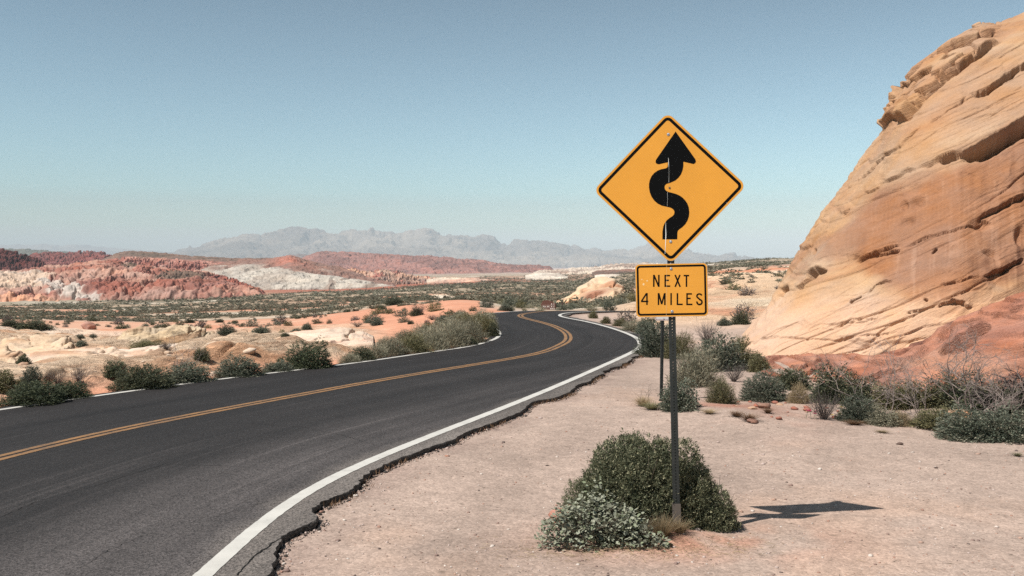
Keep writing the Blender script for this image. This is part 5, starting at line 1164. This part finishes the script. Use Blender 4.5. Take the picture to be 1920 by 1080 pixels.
# ------------------------------------------------------------------ stones
def ico():
    import bmesh
    bm = bmesh.new(); bmesh.ops.create_icosphere(bm, subdivisions=1, radius=1); v = np.array([x.co[:] for x in bm.verts]); f_ = np.array([[q.index for q in x.verts] for x in bm.faces]); bm.free(); return v, f_
IV, IF = ico()
def stone_mesh(seed, sub=3, k=.3, angular=.5):
    import bmesh
    bm = bmesh.new(); bmesh.ops.create_icosphere(bm, subdivisions=sub, radius=1); v = np.array([x.co[:] for x in bm.verts]); f_ = np.array([[q.index for q in x.verts] for x in bm.faces]); bm.free()
    rn = np.random.default_rng(seed)
    for _ in range(9):
        d = rn.normal(size=3); d /= np.linalg.norm(d); c = rn.uniform(.55, .85); h = v@d; v = v-np.where(h > c, h-c, 0)[:, None]*d*angular*1.6
    return v*(1+k*fbm(v*1.3+seed, 3))[:, None], f_
M['stone'] = rockmat('loose_stone', 6, (0, 0, 0), 2, .4, .01, .2)
M['gravelm'] = rockmat('gravel_stone', 20, (0, 0, 0), 1, .2, .002, .25)
def stone(px, row, w, d, h, c, seed, label, cat='stone', rot=0, P=None):
    P = ground_at(px, row) if P is None else P; v, f_ = stone_mesh(seed); v = v*np.array([w/2, d/2, h/2]); ca, sa = math.cos(rot), math.sin(rot)
    v = np.stack([v[:, 0]*ca-v[:, 1]*sa, v[:, 0]*sa+v[:, 1]*ca, v[:, 2]], 1)
    o = mesh_np('stone' if cat == 'stone' else 'boulder', v, f_, M['stone'], smooth=False, col=np.tile(srgb(*c), (len(v), 1))); o.location = (P[0], P[1], P[2]+h*.25); tag(o, label, cat); return o
stone(0, 0, .50, .34, .30, (205, 128, 96), 3, 'smooth orange boulder half hidden behind the bush by the sign', 'boulder', .5, P=(.60, 8.95, gz(.60, 8.95)))
stone(1687, 834, .10, .06, .045, (120, 96, 84), 5, 'dark flat stone alone on the gravel at right')
stone(1755, 879, .045, .035, .03, (110, 90, 80), 6, 'small dark pebble on the gravel below the flat stone')
stone(1432, 766, .22, .2, .12, (158, 116, 94), 8, 'red crumbling rock ridge under the cushion bush', rot=.1)
stone(1410, 793, .16, .14, .08, (156, 112, 92), 9, 'red broken stone on the rubble nearest the gravel')
stone(1800, 790, .55, .4, .22, (206, 148, 104), 10, 'orange soil hump between the bushes at right', 'boulder')
stone(168, 618, .9, .7, .62, (196, 140, 116), 12, 'pinkish rounded boulder on the orange sand at left', 'boulder')
stone(1027, 875, .05, .03, .02, (90, 75, 68), 13, 'thin dark chip of stone left of the orange boulder')
# loose angular rocks on the left rock and at the foot of the slab
protoR = []
for k_ in range(4):
    v, f_ = stone_mesh(60+k_, 2, .25, .7); o = mesh_np('loose_rock', v*.5, f_, M['stone'], col=np.tile(srgb(*((214, 178, 144), (200, 154, 118), (220, 190, 160), (176, 104, 78))[k_]), (len(v), 1))); protoR.append(o.data); bpy.data.objects.remove(o)
rr2 = np.random.default_rng(77)
def rocks(n, pxr, yr, sz, kinds, label, group, cond):
    c = 0; t_ = 0
    while c < n and t_ < n*50:
        t_ += 1; p = rr2.uniform(*pxr); y = math.exp(rr2.uniform(math.log(yr[0]), math.log(yr[1]))); x = (p-CX)/F*y
        zz, _, _, ins, dr_, dl_, rk_, _, _ = terrain(np.array([x]), np.array([y]), True)
        if ins[0] or min(dr_[0], dl_[0]) < .5 or not cond(p, y, rk_[0]): continue
        s_ = sz*(.35+1.2*rr2.random()**3); o = bpy.data.objects.new('loose_rock', protoR[kinds[rr2.integers(len(kinds))]]); C.objects.link(o)
        o.location = (x, y, zz[0]+.1*s_); o.scale = (s_*1.3, s_, s_*.6); o.rotation_euler = (rr2.normal()*.15, rr2.normal()*.15, rr2.random()*6.28); tag(o, label, 'rock', group); c += 1
rocks(110, (-20, 720), (17, 42), .24, (0, 1, 2), 'small loose pale rock lying on the bare rock left of the road', 'loose rocks on the left', lambda p, y, k: k > .3)
rocks(26, (1370, 1620), (14.5, 17.5), .13, (3, 1, 3), 'small broken red rock in the rubble below the cushion bush', 'red rubble below the cushion bush', lambda p, y, k: True)
# gravel
def gravel_obj():
    rn = np.random.default_rng(9); VV, FF, CC, o = [], [], [], 0
    n = 15000; y = 6.6*np.exp(rn.random(n)*math.log(4.2)); p = rn.uniform(380, 2000, n); x = (p-CX)/F*y
    z, _, _, ins, dr_, _, _, _, _ = terrain(x, y, True)
    edge = np.exp(-dr_/.25); m = (~ins) & (dr_ > .03) & ((rn.random(n) < .42+.5*edge)) & (y < 26)
    x, y, z = x[m], y[m], z[m]
    q_, s_ = resample(RE[(RE[:, 1] > 6.5) & (RE[:, 1] < 30)], .006); n_ = normals2(q_); kk = rn.random(len(q_)) < .9; q_ = q_[kk]+n_[kk]*(.005+.10*rn.random((kk.sum(), 1))**1.6)
    zz_ = terrain(q_[:, 0], q_[:, 1])+.004; n0 = len(x); x = np.r_[x, q_[:, 0]]; y = np.r_[y, q_[:, 1]]; z = np.r_[z, zz_]; n = len(x); s = .0045+.010*rn.random(n)**4+.018*(rn.random(n) < .03)*rn.random(n)
    jit = IV[None]*(1+.35*rn.normal(size=(n, len(IV), 1))*.5); a = rn.random(n)*6.283
    jit = jit*np.stack([1+.5*rn.random(n), .8+.4*rn.random(n), .5+.3*rn.random(n)], 1)[:, None, :]
    X_ = jit[..., 0]*np.cos(a)[:, None]-jit[..., 1]*np.sin(a)[:, None]; Y_ = jit[..., 0]*np.sin(a)[:, None]+jit[..., 1]*np.cos(a)[:, None]
    V = np.stack([X_, Y_, jit[..., 2]], -1)*s[:, None, None]+np.stack([x, y, z+.15*s], 1)[:, None, :]
    pal = np.array([srgb(*c) for c in ((196, 170, 156), (214, 196, 180), (150, 118, 104), (178, 128, 104), (210, 190, 174), (110, 92, 84), (190, 150, 126))]); w = np.array([.3, .14, .16, .14, .05, .07, .14])
    ci = rn.choice(len(pal), n, p=w/w.sum()); col = np.repeat(pal[ci], len(IV), 0)
    dk = rn.random(n-n0) < .6; col = col.reshape(n, len(IV), 3); col[n0:][dk] = np.array([.05, .043, .038]); col = col.reshape(-1, 3)
    f_ = (np.arange(n)[:, None, None]*len(IV)+IF[None]).reshape(-1, 3)
    o = mesh_np('gravel', V.reshape(-1, 3), f_, M['gravelm'], col=col); tag(o, 'loose gravel and pebbles on the road shoulder', 'gravel', kind='stuff')
gravel_obj()

# ------------------------------------------------------------------ the curve sign
SY = 8.4; PM = F/SY
def yellow_mat(name, vert=False):
    m, n, l, b = newmat(name); tc = n.new('ShaderNodeTexCoord'); a = noise(n, l, tc.outputs['Object'], 2.2, 4, .6); c = noise(n, l, tc.outputs['Object'], 260, 2, .6)
    wv = n.new('ShaderNodeTexWave'); wv.inputs['Scale'].default_value = 34 if vert else 26; wv.bands_direction = 'X' if vert else 'DIAGONAL'; l.new(tc.outputs['Object'], wv.inputs['Vector'])
    f = mul(n, l, maprange(n, l, a.outputs[0], .3, .7, .93, 1.05), maprange(n, l, wv.outputs['Fac'], 0, 1, .95, 1.02)); f = mul(n, l, f, maprange(n, l, c.outputs[0], .3, .7, .96, 1.04))
    cc = n.new('ShaderNodeRGB'); cc.outputs[0].default_value = (0.76, 0.33, 0.040, 1); l.new(mul(n, l, cc.outputs[0], f), b.inputs['Base Color'])
    b.inputs['Roughness'].default_value = .5; b.inputs['Specular IOR Level'].default_value = .3; return m
M['yellow'] = yellow_mat('yellow_sheeting'); M['yellow2'] = yellow_mat('yellow_sheeting_ribbed', True)
M['black'] = simple('black_legend', (.003, .003, .003), .75, 0, .08)
M['alu'] = simple('aluminium', (.72, .72, .70), .35, .9)
M['bolt'] = simple('galvanised_bolt', (.5, .5, .52), .35, .9)
M['scratch'] = simple('bare_scratch', (.85, .83, .76), .5, 0)
M['peel'] = simple('faded_spot', (.85, .60, .30), .6, 0)
def postmat():
    m, n, l, b = newmat('green_steel_post'); tc = n.new('ShaderNodeTexCoord'); a = noise(n, l, tc.outputs['Object'], 6, 5, .7); c = noise(n, l, tc.outputs['Object'], 60, 3, .7)
    l.new(mul(n, l, mixn(n, l, maprange(n, l, a.outputs[0], .35, .7, 0, 1), (.012, .015, .013), (.032, .033, .029)), maprange(n, l, c.outputs[0], .3, .7, .85, 1.15)), b.inputs['Base Color']); b.inputs['Roughness'].default_value = .6; b.inputs['Metallic'].default_value = .2; return m
M['post'] = postmat(); M['dirtpost'] = simple('dusty_steel', (.095, .075, .06), .85)
LEAN = math.radians(-1.28); YAW = math.radians(-6)
ROOT = np.array([(1269.4-CX)/PM, SY, gz((1269.4-CX)/PM, SY)])
def s2(px, py):
    """photo pixel on the sign plane -> sign-local x, z (metres)"""
    wx = (px-CX)/PM-ROOT[0]; wz = CAMZ-(py-HZ)/PM-ROOT[2]
    c, s = math.cos(LEAN), math.sin(LEAN)
    return (wx*c-wz*s, wx*s+wz*c)
sign = empty('curve_sign', ROOT, (0, LEAN, YAW)); sign.rotation_mode = 'ZYX'; sign.rotation_mode = 'XYZ'
tag(sign, 'yellow diamond winding-road sign over a NEXT 4 MILES plaque on a perforated post', 'road sign')
import bmesh
def rrect(w, h, r, n=6, rot=0, c=(0, 0)):
    out = []
    for cx_, cy_, a0 in ((w/2-r, h/2-r, 0), (-w/2+r, h/2-r, 90), (-w/2+r, -h/2+r, 180), (w/2-r, -h/2+r, 270)):
        for i in range(n+1):
            a = math.radians(a0+90*i/n); out.append((cx_+r*math.cos(a), cy_+r*math.sin(a)))
    ca, sa = math.cos(rot), math.sin(rot); return [(x*ca-y*sa+c[0], x*sa+y*ca+c[1]) for x, y in out]
def plate(name, loops, y0, y1, mat, parent, back=None):
    """extruded outline (x,z) from y0 (front, towards camera) to y1; optional inner loop makes a ring"""
    bm = bmesh.new()
    if len(loops) == 1:
        L = loops[0]; a = [bm.verts.new((x, y0, z)) for x, z in L]; b = [bm.verts.new((x, y1, z)) for x, z in L]
        n = len(L); from mathutils.geometry import tessellate_polygon
        for t3 in tessellate_polygon([[Vector((x, z, 0)) for x, z in L]]): bm.faces.new([a[q] for q in t3]); bm.faces.new([b[q] for q in t3[::-1]])
        for i in range(n): bm.faces.new((a[i], b[i], b[(i+1) % n], a[(i+1) % n]))
    else:
        O, I = loops; n = len(O); ao = [bm.verts.new((x, y0, z)) for x, z in O]; ai = [bm.verts.new((x, y0, z)) for x, z in I]
        bo = [bm.verts.new((x, y1, z)) for x, z in O]; bi_ = [bm.verts.new((x, y1, z)) for x, z in I]
        for i in range(n):
            j = (i+1) % n; bm.faces.new((ao[i], ao[j], ai[j], ai[i])); bm.faces.new((ao[i], bo[i], bo[j], ao[j])); bm.faces.new((ai[i], ai[j], bi_[j], bi_[i]))
    bmesh.ops.triangulate(bm, faces=[f for f in bm.faces if len(f.verts) > 4])
    bmesh.ops.recalc_face_normals(bm, faces=bm.faces)
    me = bpy.data.meshes.new(name); bm.to_mesh(me); bm.free(); me.materials.append(mat); o = bpy.data.objects.new(name, me); C.objects.link(o); o.parent = parent; return o
# perforated square post
def perf_post(name, w, z0, z1, mat, parent, pitch=.0254, hole=.0056, cx=0, cy=0):
    bm = bmesh.new(); n = int((z1-z0)/pitch); h = w/2; 
    def face(z, k, fr):
        # octagonal hole in a square cell
        zc = z+pitch/2; sq = []; oc = []
        for i in range(8):
            a = math.radians(45*i); ux, uz = math.cos(a), math.sin(a); m_ = max(abs(ux)/h, abs(uz)/(pitch/2)); sq.append((ux/m_, uz/m_)); oc.append((ux*hole, uz*hole))
        # exact corners
        sq = [(h, 0), (h, pitch/2), (0, pitch/2), (-h, pitch/2), (-h, 0), (-h, -pitch/2), (0, -pitch/2), (h, -pitch/2)]
        S_ = [bm.verts.new(fr(x, zc+q)) for x, q in sq]; O_ = [bm.verts.new(fr(x, zc+q)) for x, q in oc]; I_ = [bm.verts.new(fr(x, zc+q, .003)) for x, q in oc]
        for i in range(8):
            j = (i+1) % 8; bm.faces.new((S_[i], S_[j], O_[j], O_[i])); bm.faces.new((O_[i], O_[j], I_[j], I_[i]))
    fronts = [lambda x, z, d=0: (x+cx, -h+d+cy, z), lambda x, z, d=0: (-h+d+cx, -x+cy, z), lambda x, z, d=0: (h-d+cx, x+cy, z), lambda x, z, d=0: (-x+cx, h-d+cy, z)]
    for i in range(n):
        for fr in fronts: face(z0+i*pitch, i, fr)
    zt = z0+n*pitch; t = [bm.verts.new((cx+a*h, cy+b*h, zt)) for a, b in ((-1, -1), (1, -1), (1, 1), (-1, 1))]; bm.faces.new(t)
    # inner dark tube
    q = h-.004
    for a, b in (((-q, -q), (q, -q)), ((q, -q), (q, q)), ((q, q), (-q, q)), ((-q, q), (-q, -q))):
        pass
    me = bpy.data.meshes.new(name); bm.to_mesh(me); bm.free(); me.materials.append(mat); o = bpy.data.objects.new(name, me); C.objects.link(o); o.parent = parent; return o
ztop = s2(1258, 492)[1]
perf_post('post', .057, -.15, ztop+1.20, M['post'], sign, cy=0.0285)
bx = plate('post_sleeve', [rrect(.070, .24, .002, 1, c=(0, .10))], -.0065, .0635, M['dirtpost'], sign)
# diamond
dc = s2(1255, 352.8); SD = .905
ol = rrect(SD, SD, .062, 8, math.pi/4, dc)
dp = plate('diamond_panel', [ol], -.012, -.009, M['alu'], sign)
sh = plate('sheeting', [rrect(SD-.004, SD-.004, .060, 8, math.pi/4, dc)], -.0125, -.0119, M['yellow'], dp)
plate('border', [rrect(SD-.036, SD-.036, .046, 8, math.pi/4, dc), rrect(SD-.036-.050, SD-.086, .022, 8, math.pi/4, dc)], -.0131, -.0126, M['black'], dp)
arrow = [(1266.6, 246.8), (1303.0, 299), (1304.2, 303), (1303, 306.5), (1299.5, 308.2), (1281.1, 303.6), (1281, 312), (1279.5, 320), (1276.5, 327.5), (1272, 333.5), (1266, 338.8), (1257, 342.8), (1249.5, 345), (1247, 347.5), (1246.1, 350.5), (1246.8, 354.5), (1249, 357.6), (1253, 359.8), (1262.6, 362.3), (1269, 364.4), (1275, 367.4), (1280, 371.2), (1284.5, 376), (1288.5, 382), (1291, 389), (1292, 398), (1291.2, 406), (1288.8, 413.5), (1284.6, 420.5), (1279.5, 425.8), (1273, 430.5), (1271, 432.6), (1270, 436.5), (1269.7, 448.8), (1242.1, 448.8), (1242.2, 434.3), (1243.8, 424.5), (1246, 419), (1250, 413.2), (1255.5, 408.6), (1261.5, 404.8), (1263.8, 401.5), (1264.5, 398), (1263.8, 395), (1261.5, 392), (1257.4, 389.5), (1249.6, 387.6), (1241, 385.6), (1233.5, 381.8), (1227, 376), (1222, 369), (1218.8, 361), (1217.2, 352), (1217.2, 344.4), (1218.8, 337), (1222, 330), (1227, 324), (1233.5, 319.6), (1240, 317.2), (1247.4, 315.9), (1250.4, 314.7), (1252, 312.2), (1252.3, 304.3), (1235.7, 308), (1232, 307.3), (1229.8, 305), (1229.4, 302), (1230.6, 298.7)]
plate('arrow', [[s2(*p) for p in arrow]], -.0132, -.0126, M['black'], dp)
# plaque
pc_ = s2(1259.2, 544); PW, PH = .603, .448
pp = plate('plaque_panel', [rrect(PW, PH, .036, 8, 0, pc_)], -.012, -.009, M['alu'], sign)
plate('sheeting', [rrect(PW-.004, PH-.004, .034, 8, 0, pc_)], -.0125, -.0119, M['yellow2'], pp)
plate('border', [rrect(PW-.026, PH-.026, .027, 8, 0, pc_), rrect(PW-.058, PH-.058, .014, 8, 0, pc_)], -.0131, -.0126, M['black'], pp)
ZK = 1234/160.
def zp(x, y): return s2(1180+x/ZK, 480+y/ZK)
def letters(strokes, w, name, parent, mat):
    bm = bmesh.new(); k = 0
    def quad(p, q, ext0=0, ext1=0):
        nonlocal k
        p = Vector(p); q = Vector(q); d = (q-p).normalized(); n_ = Vector((-d.y, d.x))*w/2; p = p-d*ext0; q = q+d*ext1; y = -.0127-.00004*k; k += 1
        vs = [bm.verts.new((a.x, y, a.y)) for a in (p+n_, p-n_, q-n_, q+n_)]; bm.faces.new(vs)
    for s in strokes:
        pts = [zp(*p) for p in s]
        for i in range(len(pts)-1): quad(pts[i], pts[i+1], w*.12 if i else 0, w*.12 if i < len(pts)-2 else 0)
    me = bpy.data.meshes.new(name); bm.to_mesh(me); bm.free(); me.materials.append(mat); o = bpy.data.objects.new(name, me); C.objects.link(o); o.parent = parent; return o
def arc(cx_, cy_, rx_, ry_, a0, a1, n=10): return [(cx_+rx_*math.cos(math.radians(a0+(a1-a0)*i/n)), cy_-ry_*math.sin(math.radians(a0+(a1-a0)*i/n))) for i in range(n+1)]
LW = .0132; t0, b0 = 272, 447; t1, b1 = 536, 710; hw = LW*PM*ZK/2
NX = [[(345+hw, b0), (345+hw, t0)], [(345+hw+1, t0+2), (440-hw-1, b0-2)], [(440-hw, b0), (440-hw, t0)],
      [(508+hw, b0), (508+hw, t0)], [(508, t0+hw), (588, t0+hw)], [(508, 352), (572, 352)], [(508, b0-hw), (592, b0-hw)],
      [(650+hw, b0), (740-hw+2, t0)], [(650+hw, t0), (745-hw, b0)], [(782, t0+hw), (862, t0+hw)], [(823, t0), (823, b0)]]
MI = [[(252+6, b1), (252+6, t1)], [(254, t1+3), (180, 655)], [(172, 658), (278, 658)],
      [(412+hw, b1), (412+hw, t1)], [(412+hw+3, t1+2), (469, 698)], [(526-hw-3, t1+2), (469, 698)], [(526-hw, b1), (526-hw, t1)],
      [(604, t1), (604, b1)], [(683+hw, t1), (683+hw, b1)], [(683, b1-hw), (770, b1-hw)],
      [(820+hw, b1), (820+hw, t1)], [(820, t1+hw), (902, t1+hw)], [(820, 612), (884, 612)], [(820, b1-hw), (908, b1-hw)],
      arc(1006, 578, 35, 31, 15, 245, 12)+arc(1008, 664, 36, 35, 78, -195, 14)]
for grp in (NX[0:3], NX[3:7], NX[7:9], NX[9:11], MI[0:3], MI[3:7], MI[7:8], MI[8:10], MI[10:14], MI[14:15]): letters(grp, LW, 'letter', pp, M['black'])
def strip(pts, w, y, mat, parent, name='scratch', zf=s2):
    bm = bmesh.new(); P_ = [zf(*p) for p in pts]; L_ = []; 
    for i, p in enumerate(P_): ww = w[i]/2; L_.append((bm.verts.new((p[0]-ww, y, p[1])), bm.verts.new((p[0]+ww, y, p[1]))))
    for i in range(len(L_)-1): bm.faces.new((L_[i][0], L_[i][1], L_[i+1][1], L_[i+1][0]))
    me = bpy.data.meshes.new(name); bm.to_mesh(me); bm.free(); me.materials.append(mat); o = bpy.data.objects.new(name, me); C.objects.link(o); o.parent = parent
strip([(1248.4, 416), (1248.3, 428), (1248.6, 440), (1248, 455), (1247, 476)], [.001, .004, .006, .005, .002], -.0136, M['scratch'], dp)
strip([(1253.2, 296), (1253.6, 305), (1254, 313)], [.0015, .004, .002], -.0136, M['scratch'], dp)
strip([(1254.2, 313), (1254.4, 330), (1254, 342)], [.0008, .0008, .0015], -.0136, M['scratch'], dp)
strip([(1251.5, 360), (1251.6, 372), (1251, 387)], [.0012, .0008, .0008], -.0136, M['scratch'], dp)
strip([(1250.3, 496), (1250, 545), (1249.4, 592)], [.0012, .0016, .0014], -.0140, M['peel'], pp)
def blob(px, py, r, mat, parent, y=-.0128, seed=1, nm='worn_spot'):
    c = s2(px, py); rn = np.random.default_rng(seed); plate(nm, [[(c[0]+r*(.6+.6*rn.random())*math.cos(a), c[1]+r*(.6+.6*rn.random())*math.sin(a)) for a in np.linspace(0, 6.283, 9)[:-1]]], y-.0002, y, mat, parent)
blob(1207, 533, .011, M['peel'], pp, seed=2); blob(1213.7, 526.5, .007, M['peel'], pp, seed=3); blob(1204, 524, .005, M['peel'], pp, seed=4)
blob(1361, 381.5, .003, M['scratch'], dp, -.0134, 5)
def bolt(px, py, parent, r=.0125, mat='bolt'):
    c = s2(px, py); bm = bmesh.new(); bmesh.ops.create_uvsphere(bm, u_segments=12, v_segments=6, radius=r*.62)
    for v_ in bm.verts: v_.co = Vector((v_.co.x, v_.co.y*.55, v_.co.z))
    r2 = bmesh.ops.create_cone(bm, cap_ends=True, segments=16, radius1=r, radius2=r*.95, depth=.002)
    for v_ in r2['verts']: v_.co = Vector((v_.co.x, v_.co.z+.001, v_.co.y))
    for v_ in bm.verts: v_.co += Vector((c[0], -.0150, c[1]))
    me = bpy.data.meshes.new('bolt'); bm.to_mesh(me); bm.free(); me.materials.append(M[mat]); o = bpy.data.objects.new('bolt', me); C.objects.link(o); o.parent = parent
for q in ((1253, 252), (1257.3, 453)): bolt(*q, dp)
bolt(1255.4, 352.3, dp, .009, 'dirtpost')
for q in ((1258.2, 503.8), (1260, 583.8)): bolt(*q, pp)

# second post with a small red-bordered sign, seen behind the plaque
M['whitesign'] = simple('white_sheeting', (.75, .72, .68), .5); M['redline'] = simple('red_legend', (.30, .03, .04), .5)
Y2 = 16.9; pm2 = F/Y2; x2 = (1240.5-CX)/pm2
s2root = empty('parking_sign', (x2, Y2, gz(x2, Y2)), (0, math.radians(1.0), math.radians(10)))
tag(s2root, 'small white sign with thin red border on a perforated post behind the curve sign', 'road sign')
zb2 = CAMZ-(601-HZ)/pm2-gz(x2, Y2)
perf_post('post', .045, -.1, zb2+.42, M['post'], s2root, hole=.0065, cy=.0225)
pn = plate('sign_panel', [rrect(.305, .457, .03, 6, 0, (.012, zb2+.228))], -.006, -.003, M['alu'], s2root)
plate('sheeting', [rrect(.302, .454, .028, 6, 0, (.012, zb2+.228))], -.0068, -.0062, M['whitesign'], pn)
plate('border', [rrect(.288, .440, .024, 6, 0, (.012, zb2+.228)), rrect(.272, .424, .018, 6, 0, (.012, zb2+.228))], -.0074, -.0069, M['redline'], pn)
bo = plate('bolt', [rrect(.02, .02, .009, 4, 0, (.012, zb2+.03))], -.011, -.0071, M['bolt'], pn)

# brown direction sign and marker post past the crest
M['brown'] = simple('brown_sign_face', (.12, .045, .03), .6); M['brownwood'] = simple('brown_post', (.07, .035, .025), .8); M['cream'] = simple('cream_legend', (.75, .68, .62), .6)
Yb = 62.; pmb = F/Yb; xb = (1028.5-CX)/pmb; zg = gz(xb, Yb)
bs = empty('direction_sign', (xb, Yb, zg)); tag(bs, 'small brown direction sign with white symbols beyond the road crest', 'road sign')
def bz(px, py): return ((px-CX)/pmb-xb, CAMZ-(py-HZ)/pmb-zg)
def quadpts(l): return [bz(*p) for p in l]
plate('sign_board', [quadpts([(1015.5, 579), (1032, 582.3), (1041.5, 582), (1041.5, 569.5), (1034, 565), (1026, 562.5), (1017.5, 564), (1014.3, 571)])], 0, .04, M['brown'], bs)
for k_ in (1017.5, 1041.8):
    a = bz(k_, 560); plate('post', [[(a[0]-.04, -.1), (a[0]+.04, -.1), (a[0]+.04, bz(0, 569)[1]), (a[0]-.04, bz(0, 569)[1])]], .045, .12, M['brownwood'], bs)
for r_, xs_ in ((570.0, (1034.2, 1038.5)), (574.8, (1034.2, 1038.5)), (579.0, (1032.6, 1035.3, 1038.8))):
    for x_ in xs_:
        c = bz(x_, r_); w_ = .038 if x_ != 1038.5 else .022
        plate('symbol', [[(c[0]-w_, c[1]-.030), (c[0]+w_, c[1]-.030), (c[0]+w_*.5, c[1]+.045), (c[0]-w_*.4, c[1]+.028)]], -.006, -.001, M['cream'], bs)
for r_, a_, b_ in ((575.2, 1018, 1023.5), (575.0, 1025.2, 1030.2)):
    u = bz(a_, r_); v_ = bz(b_, r_)
    n_ = 6
    for i in range(n_):
        xx = u[0]+(v_[0]-u[0])*i/n_; plate('letter', [[(xx, u[1]-.022), (xx+.020, u[1]-.022), (xx+.020, u[1]+.022+.01*(i % 3)), (xx, u[1]+.022+.01*(i % 2))]], -.006, -.001, M['cream'], bs)
for r_ in (572.3, 577.4):
    u = bz(1017, r_); v_ = bz(1040.5, r_); plate('rule', [[(u[0], u[1]-.005), (v_[0], u[1]-.005), (v_[0], u[1]+.005), (u[0], u[1]+.005)]], -.005, -.001, M['cream'], bs)
xm = (1054.2-CX)/pmb; o = plate('marker_post', [rrect(.075, .62, .01, 2, 0, (xm, CAMZ-(575.5-HZ)/pmb))], Yb, Yb+.075, M['brownwood'], None)
tag(o, 'short dark brown marker post right of the brown direction sign', 'marker post')

# ------------------------------------------------------------------ air
m = bpy.data.materials.new('desert_haze'); m.use_nodes = True; n = m.node_tree.nodes; n.clear(); out = n.new('ShaderNodeOutputMaterial'); pv = n.new('ShaderNodeVolumePrincipled')
pv.inputs['Color'].default_value = (.88, .955, 1.0, 1); pv.inputs['Density'].default_value = 7.2e-5; pv.inputs['Anisotropy'].default_value = -0.25
m.node_tree.links.new(pv.outputs[0], out.inputs['Volume'])
x0, x1, y0, y1, z0, z1 = -26000, 26000, -26000, 26000, -140, 640
v = [(a, b, c) for a in (x0, x1) for b in (y0, y1) for c in (z0, z1)]
hz = mesh_np('haze', v, np.array([(0, 1, 3, 2), (4, 6, 7, 5), (0, 4, 5, 1), (2, 3, 7, 6), (0, 2, 6, 4), (1, 5, 7, 3)]), m); tag(hz, 'thin blue desert haze over the whole valley', 'haze', kind='stuff')
